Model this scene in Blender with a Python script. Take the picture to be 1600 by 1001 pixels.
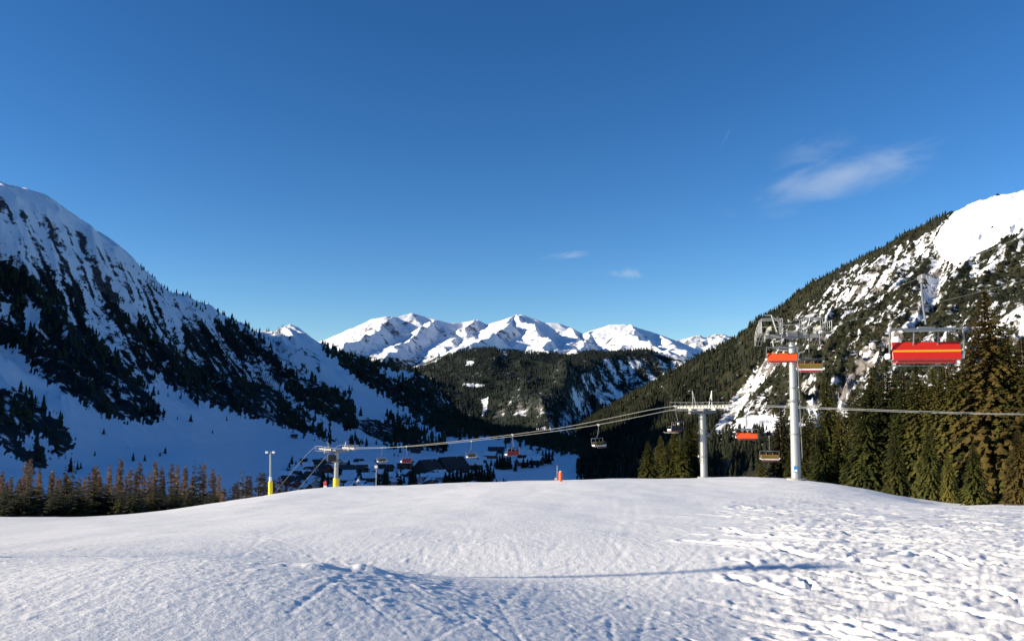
import bpy, bmesh, math, random
import numpy as np
from mathutils import Vector, Matrix

for _o in list(bpy.data.objects):
    bpy.data.objects.remove(_o)
SC = bpy.context.scene
COL = SC.collection
RND = random.Random(11)
RNG = np.random.default_rng(7)
R = math.radians

# ------------------------------------------------------------------ camera
F = 1255.0
PITCH = math.atan((620 - 500.5) / F)
cam_d = bpy.data.cameras.new('camera')
cam = bpy.data.objects.new('camera', cam_d)
COL.objects.link(cam)
cam_d.sensor_width = 36.0
cam_d.lens = 36.0 * F / 1600.0
cam_d.clip_start = 0.1
cam_d.clip_end = 40000
cam.location = (0, 0, 0)
cam.rotation_euler = (math.pi / 2 + PITCH, 0, 0)
SC.camera = cam

# ------------------------------------------------------------------ light
SUN_EL = R(17.5)
SUN_DIR = Vector((-0.985, -0.17, 0)).normalized()          # horizontal direction towards the sun
world = bpy.data.worlds.new('World')
SC.world = world
world.use_nodes = True
wn, wl = world.node_tree.nodes, world.node_tree.links
wn.clear()
w_out = wn.new('ShaderNodeOutputWorld')
w_bg = wn.new('ShaderNodeBackground')
w_sky = wn.new('ShaderNodeTexSky')
w_sky.sky_type = 'NISHITA'
w_sky.sun_disc = False
w_sky.sun_elevation = SUN_EL
w_sky.sun_rotation = math.atan2(SUN_DIR.x, SUN_DIR.y)
w_sky.altitude = 1600
w_sky.air_density = 1.0
w_sky.dust_density = 0.25
w_sky.ozone_density = 3.0
w_bg.inputs['Strength'].default_value = 0.069
w_hs = wn.new('ShaderNodeHueSaturation')
w_hs.inputs['Saturation'].default_value = 1.22
w_hs.inputs['Hue'].default_value = 0.502
w_hs.inputs['Value'].default_value = 1.0
w_gm = wn.new('ShaderNodeGamma'); w_gm.inputs['Gamma'].default_value = 1.15
wl.new(w_sky.outputs[0], w_hs.inputs['Color'])
wl.new(w_hs.outputs[0], w_gm.inputs['Color'])
# thin clouds: soft patches in fixed directions of the sky, broken up by noise
w_tc = wn.new('ShaderNodeTexCoord')


def wmath(op, a=None, b=None, c=None):
    n = wn.new('ShaderNodeMath'); n.operation = op
    for i, v in enumerate((a, b, c)):
        if v is None: continue
        if isinstance(v, (int, float)): n.inputs[i].default_value = v
        else: wl.new(v, n.inputs[i])
    return n.outputs[0]


def pix_dir(px, row):
    u = (px - 800) / F; v = (500.5 - row) / F
    c, s = math.cos(PITCH), math.sin(PITCH)
    return Vector((u, c - s * v, s + c * v)).normalized()


def cloud_patch(px, row, half_w, half_h, tilt, amount, seed):
    """elliptical wisp about a direction of the sky; returns a 0..1 socket"""
    d = pix_dir(px, row)
    ex = Vector((0, 0, 1)).cross(d).normalized() * -1
    ey = d.cross(ex).normalized() * -1
    ct, st = math.cos(R(tilt)), math.sin(R(tilt))
    ax = ex * ct + ey * st
    ay = ey * ct - ex * st
    outs = []
    for vec, half in ((ax, half_w), (ay, half_h)):
        n = wn.new('ShaderNodeVectorMath'); n.operation = 'DOT_PRODUCT'
        wl.new(w_tc.outputs['Generated'], n.inputs[0])
        n.inputs[1].default_value = vec * (F / half)
        outs.append(n.outputs['Value'])
    front = wn.new('ShaderNodeVectorMath'); front.operation = 'DOT_PRODUCT'
    wl.new(w_tc.outputs['Generated'], front.inputs[0]); front.inputs[1].default_value = d
    cmb = wn.new('ShaderNodeCombineXYZ')
    wl.new(outs[0], cmb.inputs[0]); wl.new(outs[1], cmb.inputs[1]); cmb.inputs[2].default_value = seed
    nz = wn.new('ShaderNodeTexNoise')
    nz.inputs['Scale'].default_value = 1.3; nz.inputs['Detail'].default_value = 5; nz.inputs['Roughness'].default_value = 0.55
    nz.inputs['Distortion'].default_value = 0.6
    mp = wn.new('ShaderNodeMapping'); mp.inputs['Scale'].default_value = (1.3, 0.8, 1)
    mp.inputs['Rotation'].default_value = (0, 0, 0.5)
    wl.new(cmb.outputs[0], mp.inputs[0]); wl.new(mp.outputs[0], nz.inputs['Vector'])
    r2 = wmath('ADD', wmath('POWER', outs[0], 2.0), wmath('POWER', outs[1], 2.0))
    fall = wmath('SUBTRACT', 1.0, wmath('SQRT', r2))
    v = wmath('ADD', fall, wmath('MULTIPLY', wmath('SUBTRACT', nz.outputs[0], 0.55), 1.7))
    mr = wn.new('ShaderNodeMapRange'); mr.interpolation_type = 'SMOOTHSTEP'
    mr.inputs[1].default_value = 0.0; mr.inputs[2].default_value = 1.15
    mr.inputs[3].default_value = 0.0; mr.inputs[4].default_value = amount
    wl.new(v, mr.inputs[0])
    return wmath('MULTIPLY', mr.outputs[0], wmath('GREATER_THAN', front.outputs['Value'], 0.5))


cl = cloud_patch(1320, 273, 165, 40, 12, 0.50, 1.7)
for a in ((1270, 236, 80, 26, 8, 0.17, 4.1), (890, 399, 48, 9, 2, 0.36, 7.3), (980, 427, 32, 13, 0, 0.42, 2.2),
          (1140, 505, 90, 10, 0, 0.12, 5.0), (1135, 214, 22, 3.0, 62, 0.10, 9.0)):
    cl = wmath('MAXIMUM', cl, cloud_patch(*a))
w_mix = wn.new('ShaderNodeMix'); w_mix.data_type = 'RGBA'
wl.new(cl, w_mix.inputs['Factor'])
wl.new(w_gm.outputs[0], w_mix.inputs['A'])
w_mix.inputs['B'].default_value = (4.6, 5.4, 6.6, 1)
wl.new(w_mix.outputs['Result'], w_bg.inputs['Color'])
wl.new(w_bg.outputs[0], w_out.inputs[0])

sun_d = bpy.data.lights.new('sun', 'SUN')
sun_d.energy = 5.0
sun_d.angle = R(0.5)
sun_d.color = (1.0, 0.885, 0.70)
sun = bpy.data.objects.new('sun', sun_d)
COL.objects.link(sun)
_sd = Vector((SUN_DIR.x * math.cos(SUN_EL), SUN_DIR.y * math.cos(SUN_EL), math.sin(SUN_EL)))
sun.rotation_euler = _sd.to_track_quat('Z', 'Y').to_euler()

SC.view_settings.view_transform = 'Standard'
SC.view_settings.look = 'None'
SC.view_settings.gamma = 1.0
SC.view_settings.use_curve_mapping = False
SC.view_settings.exposure = 0.82
SC.render.engine = 'CYCLES'
SC.cycles.max_bounces = 5
SC.cycles.diffuse_bounces = 3


# ------------------------------------------------------------------ picking directions and projecting
CP, SP = math.cos(PITCH), math.sin(PITCH)


def aE(px, row):
    """pixel of the photograph -> (x/y, z/y) of its ray"""
    u = (px - 800) / F; v = (500.5 - row) / F
    Y = CP - SP * v
    return u / Y, (SP + CP * v) / Y


def P(px, row, y):
    a, e = aE(px, row)
    return Vector((a * y, y, e * y))


def proj(x, y, z):
    fwd = y * CP + z * SP
    up = -y * SP + z * CP
    fwd = np.maximum(fwd, 1e-3)
    return 800 + F * x / fwd, 500.5 - F * up / fwd


# ------------------------------------------------------------------ noise
_perm = np.random.default_rng(3).permutation(512).astype(np.int64)
_ga = np.random.default_rng(4).uniform(0, 2 * np.pi, 512)
_gx, _gy = np.cos(_ga), np.sin(_ga)


def perlin(x, y, seed=0):
    xi = np.floor(x).astype(np.int64); yi = np.floor(y).astype(np.int64)
    xf = x - xi; yf = y - yi
    u = xf * xf * xf * (xf * (xf * 6 - 15) + 10); v = yf * yf * yf * (yf * (yf * 6 - 15) + 10)

    def g(ix, iy, dx, dy):
        h = _perm[(_perm[(ix + seed * 57) & 511] + iy) & 511]
        return _gx[h] * dx + _gy[h] * dy
    n00 = g(xi, yi, xf, yf); n10 = g(xi + 1, yi, xf - 1, yf)
    n01 = g(xi, yi + 1, xf, yf - 1); n11 = g(xi + 1, yi + 1, xf - 1, yf - 1)
    return 1.5 * ((n00 * (1 - u) + n10 * u) * (1 - v) + (n01 * (1 - u) + n11 * u) * v)


def fbm(x, y, octs=5, seed=0, gain=0.5):
    s = 0; a = 1; f = 1
    for i in range(octs):
        s = s + a * perlin(x * f + 17.3 * i, y * f - 9.1 * i, seed + i); a *= gain; f *= 2.03
    return s


def ridged(x, y, octs=5, seed=0, gain=0.5):
    s = 0; a = 1; f = 1; w = 1.0
    for i in range(octs):
        n = 1 - np.abs(perlin(x * f + 5.3 * i, y * f + 3.7 * i, seed + i)) * 1.6
        n = np.clip(n, 0, 1) ** 2
        s = s + a * n * w; w = np.clip(n * 1.5, 0, 1); a *= gain; f *= 2.1
    return s


def sstep(a, b, x):
    t = np.clip((x - a) / (b - a), 0, 1)
    return t * t * (3 - 2 * t)


def in_poly(px, py, poly):
    """vectorised even-odd test"""
    px = np.asarray(px, float); py = np.asarray(py, float)
    r = np.zeros(px.shape, bool)
    n = len(poly)
    for i in range(n):
        x0, y0 = poly[i]; x1, y1 = poly[(i + 1) % n]
        if y0 == y1: continue
        c = ((y0 > py) != (y1 > py)) & (px < (x1 - x0) * (py - y0) / (y1 - y0) + x0)
        r ^= c
    return r


# ------------------------------------------------------------------ materials
def new_mat(name):
    m = bpy.data.materials.new(name); m.use_nodes = True
    nt = m.node_tree
    b = nt.nodes['Principled BSDF']
    return m, nt, b


def mat_plain(name, col, rough=0.6, metal=0.0, var=0.12, scale=4.0, bump=0.0, spec=0.5):
    m, nt, b = new_mat(name)
    tc = nt.nodes.new('ShaderNodeTexCoord')
    nz = nt.nodes.new('ShaderNodeTexNoise'); nz.inputs['Scale'].default_value = scale; nz.inputs['Detail'].default_value = 4
    nt.links.new(tc.outputs['Object'], nz.inputs['Vector'])
    mx = nt.nodes.new('ShaderNodeMix'); mx.data_type = 'RGBA'
    mx.inputs['A'].default_value = tuple(c * (1 - var) for c in col) + (1,)
    mx.inputs['B'].default_value = tuple(min(1, c * (1 + var)) for c in col) + (1,)
    nt.links.new(nz.outputs[0], mx.inputs['Factor'])
    nt.links.new(mx.outputs['Result'], b.inputs['Base Color'])
    b.inputs['Roughness'].default_value = rough
    b.inputs['Metallic'].default_value = metal
    b.inputs['Specular IOR Level'].default_value = spec
    if bump:
        bp = nt.nodes.new('ShaderNodeBump'); bp.inputs['Strength'].default_value = bump
        nt.links.new(nz.outputs[0], bp.inputs['Height']); nt.links.new(bp.outputs[0], b.inputs['Normal'])
    return m


def mat_foliage(name, cols, scale=0.4, rough=0.8, trans=0.0):
    """colour varies with clumps (object-space noise) and from tree to tree"""
    m, nt, b = new_mat(name)
    N, L = nt.nodes, nt.links
    geo = N.new('ShaderNodeNewGeometry')
    oi = N.new('ShaderNodeObjectInfo')
    nz = N.new('ShaderNodeTexNoise'); nz.inputs['Scale'].default_value = scale; nz.inputs['Detail'].default_value = 3
    L.new(geo.outputs['Position'], nz.inputs['Vector'])
    ad = N.new('ShaderNodeMath'); ad.operation = 'MULTIPLY_ADD'
    L.new(oi.outputs['Random'], ad.inputs[0]); ad.inputs[1].default_value = 0.35
    sb = N.new('ShaderNodeMath'); sb.operation = 'SUBTRACT'; L.new(nz.outputs[0], sb.inputs[0]); sb.inputs[1].default_value = 0.17
    L.new(sb.outputs[0], ad.inputs[2])
    cr = N.new('ShaderNodeValToRGB')
    cr.color_ramp.elements[0].position = 0.25; cr.color_ramp.elements[0].color = cols[0] + (1,)
    cr.color_ramp.elements[1].position = 0.75; cr.color_ramp.elements[1].color = cols[2] + (1,)
    e = cr.color_ramp.elements.new(0.5); e.color = cols[1] + (1,)
    L.new(ad.outputs[0], cr.inputs[0])
    L.new(cr.outputs[0], b.inputs['Base Color'])
    b.inputs['Roughness'].default_value = rough
    b.inputs['Specular IOR Level'].default_value = 0.15
    if trans:
        tr = N.new('ShaderNodeBsdfTranslucent'); L.new(cr.outputs[0], tr.inputs['Color'])
        ms = N.new('ShaderNodeMixShader'); ms.inputs[0].default_value = trans
        out = [n for n in N if n.type == 'OUTPUT_MATERIAL'][0]
        L.new(b.outputs[0], ms.inputs[1]); L.new(tr.outputs[0], ms.inputs[2]); L.new(ms.outputs[0], out.inputs[0])
    return m


def mat_snow_piste():
    m, nt, b = new_mat('groomed_snow')
    N, L = nt.nodes, nt.links
    tc = N.new('ShaderNodeTexCoord')
    b.inputs['Base Color'].default_value = (0.885, 0.862, 0.822, 1)
    b.inputs['Roughness'].default_value = 0.5
    b.inputs['Specular IOR Level'].default_value = 0.3
    # crystals and crumbs
    n1 = N.new('ShaderNodeTexNoise'); n1.inputs['Scale'].default_value = 15; n1.inputs['Detail'].default_value = 6; n1.inputs['Roughness'].default_value = 0.65
    L.new(tc.outputs['Object'], n1.inputs['Vector'])
    mp = N.new('ShaderNodeMapping'); mp.inputs['Rotation'].default_value = (0, 0, 0.25); mp.inputs['Scale'].default_value = (2.2, 0.12, 1)
    L.new(tc.outputs['Object'], mp.inputs[0])
    n2 = N.new('ShaderNodeTexNoise'); n2.inputs['Scale'].default_value = 5; n2.inputs['Detail'].default_value = 3
    L.new(mp.outputs[0], n2.inputs['Vector'])
    ad = N.new('ShaderNodeMath'); ad.operation = 'MULTIPLY_ADD'; L.new(n2.outputs[0], ad.inputs[0]); ad.inputs[1].default_value = 0.35; L.new(n1.outputs[0], ad.inputs[2])
    bp = N.new('ShaderNodeBump'); bp.inputs['Strength'].default_value = 0.55; bp.inputs['Distance'].default_value = 0.03
    L.new(ad.outputs[0], bp.inputs['Height']); L.new(bp.outputs[0], b.inputs['Normal'])
    return m


def mat_mountain(name, snow=(0.84, 0.86, 0.90), veg=((0.018, 0.024, 0.012), (0.05, 0.058, 0.025)),
                 rock=((0.10, 0.09, 0.085), (0.27, 0.25, 0.23)), fscale=0.06, rscale=0.03):
    """snow, broken by brush (attribute veg) and bare rock (attribute rock); fine edges come from noise"""
    m, nt, b = new_mat(name)
    N, L = nt.nodes, nt.links
    geo = N.new('ShaderNodeNewGeometry')

    def noise(scale, detail=5, rough=0.6):
        n = N.new('ShaderNodeTexNoise'); n.inputs['Scale'].default_value = scale
        n.inputs['Detail'].default_value = detail; n.inputs['Roughness'].default_value = rough
        L.new(geo.outputs['Position'], n.inputs['Vector']); return n.outputs[0]

    def ramp2(fac, c0, c1, p0=0.3, p1=0.7):
        cr = N.new('ShaderNodeValToRGB'); L.new(fac, cr.inputs[0])
        cr.color_ramp.elements[0].position = p0; cr.color_ramp.elements[0].color = c0 + (1,)
        cr.color_ramp.elements[1].position = p1; cr.color_ramp.elements[1].color = c1 + (1,)
        return cr.outputs[0]

    def mask(attr, nz, soft=0.15):
        at = N.new('ShaderNodeAttribute'); at.attribute_name = attr
        a = N.new('ShaderNodeMath'); a.operation = 'SUBTRACT'
        L.new(at.outputs['Fac'], a.inputs[0]); 
        sc = N.new('ShaderNodeMapRange'); sc.inputs[1].default_value = 0.28; sc.inputs[2].default_value = 0.72
        L.new(nz, sc.inputs[0]); L.new(sc.outputs[0], a.inputs[1])
        mr = N.new('ShaderNodeMapRange'); mr.interpolation_type = 'SMOOTHSTEP'
        mr.inputs[1].default_value = -soft; mr.inputs[2].default_value = soft
        L.new(a.outputs[0], mr.inputs[0]); return mr.outputs[0]
    nf = noise(fscale, 6, 0.7); nr = noise(rscale, 6, 0.65)
    c_s = ramp2(noise(fscale * 0.4, 3), tuple(c * 0.94 for c in snow), snow)
    c_v = ramp2(noise(fscale * 2.3, 4), veg[0], veg[1])
    c_r = ramp2(noise(rscale * 3.1, 5), rock[0], rock[1])
    m1 = N.new('ShaderNodeMix'); m1.data_type = 'RGBA'
    L.new(mask('rock', nr), m1.inputs['Factor']); L.new(c_s, m1.inputs['A']); L.new(c_r, m1.inputs['B'])
    m2 = N.new('ShaderNodeMix'); m2.data_type = 'RGBA'
    L.new(mask('veg', nf), m2.inputs['Factor']); L.new(m1.outputs['Result'], m2.inputs['A']); L.new(c_v, m2.inputs['B'])
    L.new(m2.outputs['Result'], b.inputs['Base Color'])
    b.inputs['Roughness'].default_value = 0.75
    b.inputs['Specular IOR Level'].default_value = 0.15
    bp = N.new('ShaderNodeBump'); bp.inputs['Strength'].default_value = 0.6; bp.inputs['Distance'].default_value = 0.25 / fscale * 0.3
    L.new(nf, bp.inputs['Height']); L.new(bp.outputs[0], b.inputs['Normal'])
    return m


# ------------------------------------------------------------------ terrain by lofted profiles
class Loft:
    """height field z(x, y): a set of lines crossing the view from left to right, nearest first;
    between them the profile along the ground is a smooth curve"""
    def __init__(self, lines, smooth=True):
        self.L = []
        for ln in lines:
            a = np.array([p[0] for p in ln]); y = np.array([p[1] for p in ln]); z = np.array([p[2] for p in ln])
            o = np.argsort(a); self.L.append((a[o], y[o], z[o]))
        self.smooth = smooth
        self.detail = None

    def soften(self, sigma=.022):
        g = np.linspace(-1.3, 1.3, 521); k = np.exp(-.5 * ((np.arange(-30, 31) * .005) / sigma) ** 2); k /= k.sum()
        sm = lambda v: np.convolve(np.pad(v, 30, 'edge'), k, 'valid')
        self.L = [(g, sm(np.interp(g, l[0], l[1])), sm(np.interp(g, l[0], l[2]))) for l in self.L]
        return self

    def ctrl(self, a):
        ys = np.stack([np.interp(a, l[0], l[1]) for l in self.L]); zs = np.stack([np.interp(a, l[0], l[2]) for l in self.L])
        return ys, zs

    def base(self, x, y):
        shp = np.shape(x)
        x = np.atleast_1d(np.asarray(x, float)).ravel(); y = np.atleast_1d(np.asarray(y, float)).ravel()
        ys, zs = self.ctrl(x / y)
        K = len(ys)
        d = (zs[1:] - zs[:-1]) / (ys[1:] - ys[:-1])
        h = ys[1:] - ys[:-1]
        mt = np.empty_like(zs)
        mt[0] = d[0]; mt[-1] = d[-1]
        for k in range(1, K - 1):
            same = (d[k - 1] * d[k]) > 0
            w1 = 2 * h[k] + h[k - 1]; w2 = h[k] + 2 * h[k - 1]
            hm = (w1 + w2) / (w1 / np.where(d[k - 1] == 0, 1e-9, d[k - 1]) + w2 / np.where(d[k] == 0, 1e-9, d[k]))
            mt[k] = np.where(same, hm, 0)
        out = np.empty_like(x)
        out[:] = zs[0] + (y - ys[0]) * mt[0]
        for k in range(K - 1):
            mk = (y >= ys[k]) if k else (y >= ys[0])
            t = (y - ys[k]) / h[k]
            t2 = t * t; t3 = t2 * t
            v = (2 * t3 - 3 * t2 + 1) * zs[k] + (t3 - 2 * t2 + t) * h[k] * mt[k] + (-2 * t3 + 3 * t2) * zs[k + 1] + (t3 - t2) * h[k] * mt[k + 1]
            out = np.where(mk, v, out)
        out = np.where(y > ys[-1], zs[-1] + (y - ys[-1]) * d[-1], out)
        return out.reshape(shp) if shp else out[0]

    def height(self, x, y):
        z = self.base(x, y)
        if self.detail is not None: z = z + self.detail(np.asarray(x, float), np.asarray(y, float))
        return z

    def grid(self, a_vals, counts):
        """sample positions: columns a_vals, counts[k] rows between lines k and k+1"""
        ys, _ = self.ctrl(a_vals)
        rows = []
        for k, n in enumerate(counts):
            t = np.linspace(0, 1, n, endpoint=(k == len(counts) - 1))
            rows.append(ys[k][None, :] + (ys[k + 1] - ys[k])[None, :] * t[:, None])
        Y = np.concatenate(rows, 0)
        X = Y * a_vals[None, :]
        return X, Y

    def hit(self, px, row, y0, y1, n=3000):
        a, e = aE(px, row)
        ys = np.exp(np.linspace(math.log(y0), math.log(y1), n))
        z = self.height(a * ys, ys)
        k = np.argmax(z >= e * ys)
        if z[k] < e * ys[k]: k = n - 1
        y = ys[k]
        return Vector((a * y, y, float(z[k])))


def grid_mesh(name, X, Y, Z, mat, attrs=None, smooth=True, label=None):
    nr, nc = X.shape
    co = np.stack([X, Y, Z], -1).reshape(-1, 3).astype(np.float32)
    i = np.arange(nr * nc).reshape(nr, nc)
    q = np.stack([i[:-1, :-1], i[:-1, 1:], i[1:, 1:], i[1:, :-1]], -1).reshape(-1, 4)
    me = raw_mesh(name, co, q)
    if smooth: me.polygons.foreach_set('use_smooth', np.ones(len(q), bool))
    for k, v in (attrs or {}).items():
        at = me.attributes.new(k, 'FLOAT', 'POINT'); at.data.foreach_set('value', np.ascontiguousarray(v, np.float32).ravel())
    me.materials.append(mat)
    o = bpy.data.objects.new(name, me); COL.objects.link(o)
    o['kind'] = 'structure'
    if label: o['label'] = label
    return o


def raw_mesh(name, co, faces):
    """faces: (n,3) or (n,4) int array"""
    me = bpy.data.meshes.new(name)
    n, k = faces.shape
    me.vertices.add(len(co)); me.vertices.foreach_set('co', np.ascontiguousarray(co, np.float32).ravel())
    me.loops.add(n * k); me.loops.foreach_set('vertex_index', np.ascontiguousarray(faces, np.int32).ravel())
    me.polygons.add(n); me.polygons.foreach_set('loop_start', np.arange(0, n * k, k, dtype=np.int32))
    me.update(calc_edges=True)
    return me


def LN(*pts):
    """line of (px, row, y) read off the photograph, or (px, None, y, z)"""
    out = []
    for p in pts:
        if p[1] is None:
            out.append(((p[0] - 800) / F, p[2], p[3]))
        else:
            a, e = aE(p[0], p[1]); out.append((a, p[2], e * p[2]))
    return out


# ================================================================== SETTING
# ---- the piste in the foreground
crest = [(-500, 812, 62), (-200, 808, 68), (0, 806.5, 74), (60, 808, 76), (120, 810, 78), (170, 808, 80), (250, 802, 84), (300, 795, 90), (340, 789, 96), (380, 783, 104),
         (422, 777, 115), (470, 771, 140), (520, 767.5, 178), (580, 767, 180), (640, 766, 175), (700, 763, 165), (760, 761, 155), (820, 759, 145), (870, 757, 138),
         (920, 754, 133), (980, 753, 130), (1050, 752, 126), (1110, 750, 122), (1180, 749, 110), (1240, 751, 100), (1290, 754, 90), (1340, 762, 82),
         (1380, 769, 76), (1420, 778, 70), (1450, 786, 64), (1475, 791, 60), (1510, 793, 56), (1560, 791, 52), (1600, 793, 50), (1800, 800, 46), (2100, 806, 42)]
CR = LN(*crest)


def flatline(y, f):
    return [(a, y, f(a)) for a in np.linspace(-1.1, 1.1, 23)]


beyond = lambda dy, dz: [(p[0], p[1] + dy, p[2] - dz * (1 - .5 * float(np.clip((p[0] - .36) / .12, 0, 1)))) for p in CR]
piste = Loft([
    flatline(1.0, lambda a: -1.58),
    flatline(5.0, lambda a: -1.98),
    flatline(12.0, lambda a: -2.66 + 0.25 * max(0, a - .3)),
    flatline(25.0, lambda a: -3.92 - 0.9 * max(0, -a) ** 1.2 + 0.0 * a),
    flatline(38.0, lambda a: -5.05 - 1.6 * max(0, -a) - 0.9 * max(0, a - .35)),
    CR, beyond(10, 2.2), beyond(35, 11.5), beyond(110, 42), beyond(260, 92)]).soften()


def seg_dist(x, y, x0, y0, x1, y1):
    dx, dy = x1 - x0, y1 - y0
    L2 = dx * dx + dy * dy + 1e-9
    t = np.clip(((x - x0) * dx + (y - y0) * dy) / L2, 0, 1)
    return np.hypot(x - x0 - t * dx, y - y0 - t * dy)


TRACKS = []          # (points xy, half width, depth)


def px_track(pts, w, d):
    q = []
    for (px, row) in pts:
        a, e = aE(px, row)
        ys = np.exp(np.linspace(math.log(3), math.log(190), 900))
        z = piste.base(a * ys, ys)
        k = int(np.argmax(z <= e * ys)) if False else None
        diff = z - e * ys
        idx = np.where(diff >= 0)[0]
        y = ys[idx[0]] if len(idx) else ys[-1]
        q.append((a * y, y))
    # Catmull-Rom
    out = []
    n = len(q)
    for i in range(n - 1):
        p0 = q[max(i - 1, 0)]; p1 = q[i]; p2 = q[i + 1]; p3 = q[min(i + 2, n - 1)]
        for s in range(8):
            t = s / 8.0
            out.append(tuple(0.5 * ((2 * p1[c]) + (-p0[c] + p2[c]) * t + (2 * p0[c] - 5 * p1[c] + 4 * p2[c] - p3[c]) * t * t + (-p0[c] + 3 * p1[c] - 3 * p2[c] + p3[c]) * t ** 3) for c in (0, 1)))
    out.append(q[-1])
    TRACKS.append((out, w, d))


for t in (([(1330, 1010), (1240, 945), (1175, 890), (1110, 850)], .07, .07), ([(1345, 1010), (1262, 945), (1200, 895), (1150, 862)], .07, .06),
          ([(1010, 1010), (1050, 950), (1085, 905), (1130, 870), (1160, 840)], .06, .05), ([(1060, 1010), (1090, 960), (1120, 915), (1160, 880)], .08, .05),
          ([(1275, 1010), (1255, 960), (1235, 930), (1225, 900)], .06, .05),
          ([(1165, 1010), (1150, 975), (1135, 945), (1145, 915)], .06, .04),
          ([(890, 975), (925, 940), (945, 918), (968, 900)], .06, .045), ([(800, 962), (870, 925), (905, 905)], .06, .04),
          ([(730, 955), (790, 985), (850, 1010)], .07, .06), ([(700, 978), (760, 950), (812, 930), (829, 918), (826, 908)], .06, .05),
          ([(0, 957), (100, 943), (200, 930), (320, 917), (440, 905), (560, 890)], .06, .07), ([(0, 940), (180, 915), (360, 890), (560, 868)], .05, .025),
          ([(430, 975), (470, 985), (520, 1005)], .06, .04), ([(515, 945), (560, 962), (640, 1000)], .07, .06), ([(250, 1000), (330, 972), (410, 960), (480, 975), (520, 1005)], .05, .03),
          ([(0, 925), (25, 923), (38, 927), (20, 936), (0, 941)], .06, .05),
          ([(960, 765), (975, 785), (968, 810), (960, 840), (990, 858)], .10, .05), ([(972, 765), (990, 790), (992, 815), (978, 845), (940, 862)], .10, .05),
          ([(955, 762), (960, 800), (945, 850)], .09, .04), ([(985, 765), (1010, 800), (1040, 840)], .09, .04), ([(1075, 770), (1060, 800), (1000, 850)], .07, .03),
          ([(1215, 790), (1225, 805), (1232, 820), (1250, 832)], .12, .10), ([(1225, 788), (1240, 800), (1240, 815), (1255, 824)], .12, .10),
          ([(1262, 810), (1252, 822), (1240, 832)], .12, .10), ([(1205, 812), (1225, 825), (1245, 842)], .10, .07),
          ([(1535, 870), (1528, 880), (1540, 850)], .12, .10), ([(1548, 868), (1545, 855), (1530, 848)], .10, .09),
          ([(1100, 852), (1060, 880), (1000, 900), (940, 925), (860, 985)], .08, .03),
          ([(640, 850), (900, 845), (1100, 836)], .06, .02), ([(0, 865), (300, 850), (600, 836)], .05, .02), ([(100, 890), (400, 870), (700, 846)], .05, .02),
          ([(540, 930), (700, 920), (900, 880), (1060, 850)], .06, .03), ([(600, 1000), (720, 945), (900, 905), (1040, 880)], .05, .03),
          ([(1410, 905), (1430, 930), (1500, 960), (1600, 1000)], .14, .12), ([(1300, 920), (1350, 935), (1400, 948), (1460, 975)], .16, .13),
          ([(1180, 845), (1210, 853), (1240, 862)], .15, .10), ([(1172, 852), (1182, 862), (1230, 872)], .15, .10)):
    px_track(*t)
_r = random.Random(5)
for i in range(9):                      # fainter arcs of other skiers on the middle of the slope
    x = _r.uniform(350, 1250); y = _r.uniform(780, 850); s = _r.choice((-1, 1))
    px_track([(x, y), (x + s * 18, y + 12), (x + s * 20, y + 30), (x - s * 10, y + 52)], .07, _r.uniform(.008, .02))
for i in range(16):
    x = _r.uniform(-20, 700); y = _r.uniform(880, 990); s = _r.choice((-1, 1))
    px_track([(x, y), (x + 70, y - 8 * s), (x + 150, y - 14), (x + 230, y - 36)], .05, _r.uniform(.012, .028))


for i in range(230):                     # many fine crossing edge marks over the whole slope
    y = math.exp(_r.uniform(math.log(6.0), math.log(60))); a = _r.uniform(-.72, .62)
    x = a * y; L_ = _r.uniform(4, 16) * (1 + y / 40); t = _r.choice((_r.uniform(-.35, .25), _r.uniform(.9, 2.0), _r.uniform(.4, .9)))
    c = _r.uniform(-.05, .05); pts = []
    for k in range(15):
        pts.append((x, y)); x += math.cos(t) * L_ / 14; y += math.sin(t) * L_ / 14; t += c
    if min(p[1] for p in pts) > 3 and max(p[1] for p in pts) < 120: TRACKS.append((pts, _r.uniform(.05, .08), _r.uniform(.03, .085)))
for i in range(520):                     # cuts and scoops on the skied-up right side
    y = math.exp(_r.uniform(math.log(5.0), math.log(48))); a = _r.uniform(.25, .78) if i % 9 else _r.uniform(.2, .3)
    x = a * y; L_ = _r.uniform(.3, 1.7) * (1 + y / 30); t = _r.gauss(-.62, .35); c = _r.uniform(-.22, .22); pts = []
    for k in range(6):
        pts.append((x, y)); x += math.cos(t) * L_ / 5; y += math.sin(t) * L_ / 5; t += c
    if min(p[1] for p in pts) > 3: TRACKS.append((pts, _r.uniform(.10, .26), _r.uniform(.22, .66)))


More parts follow.
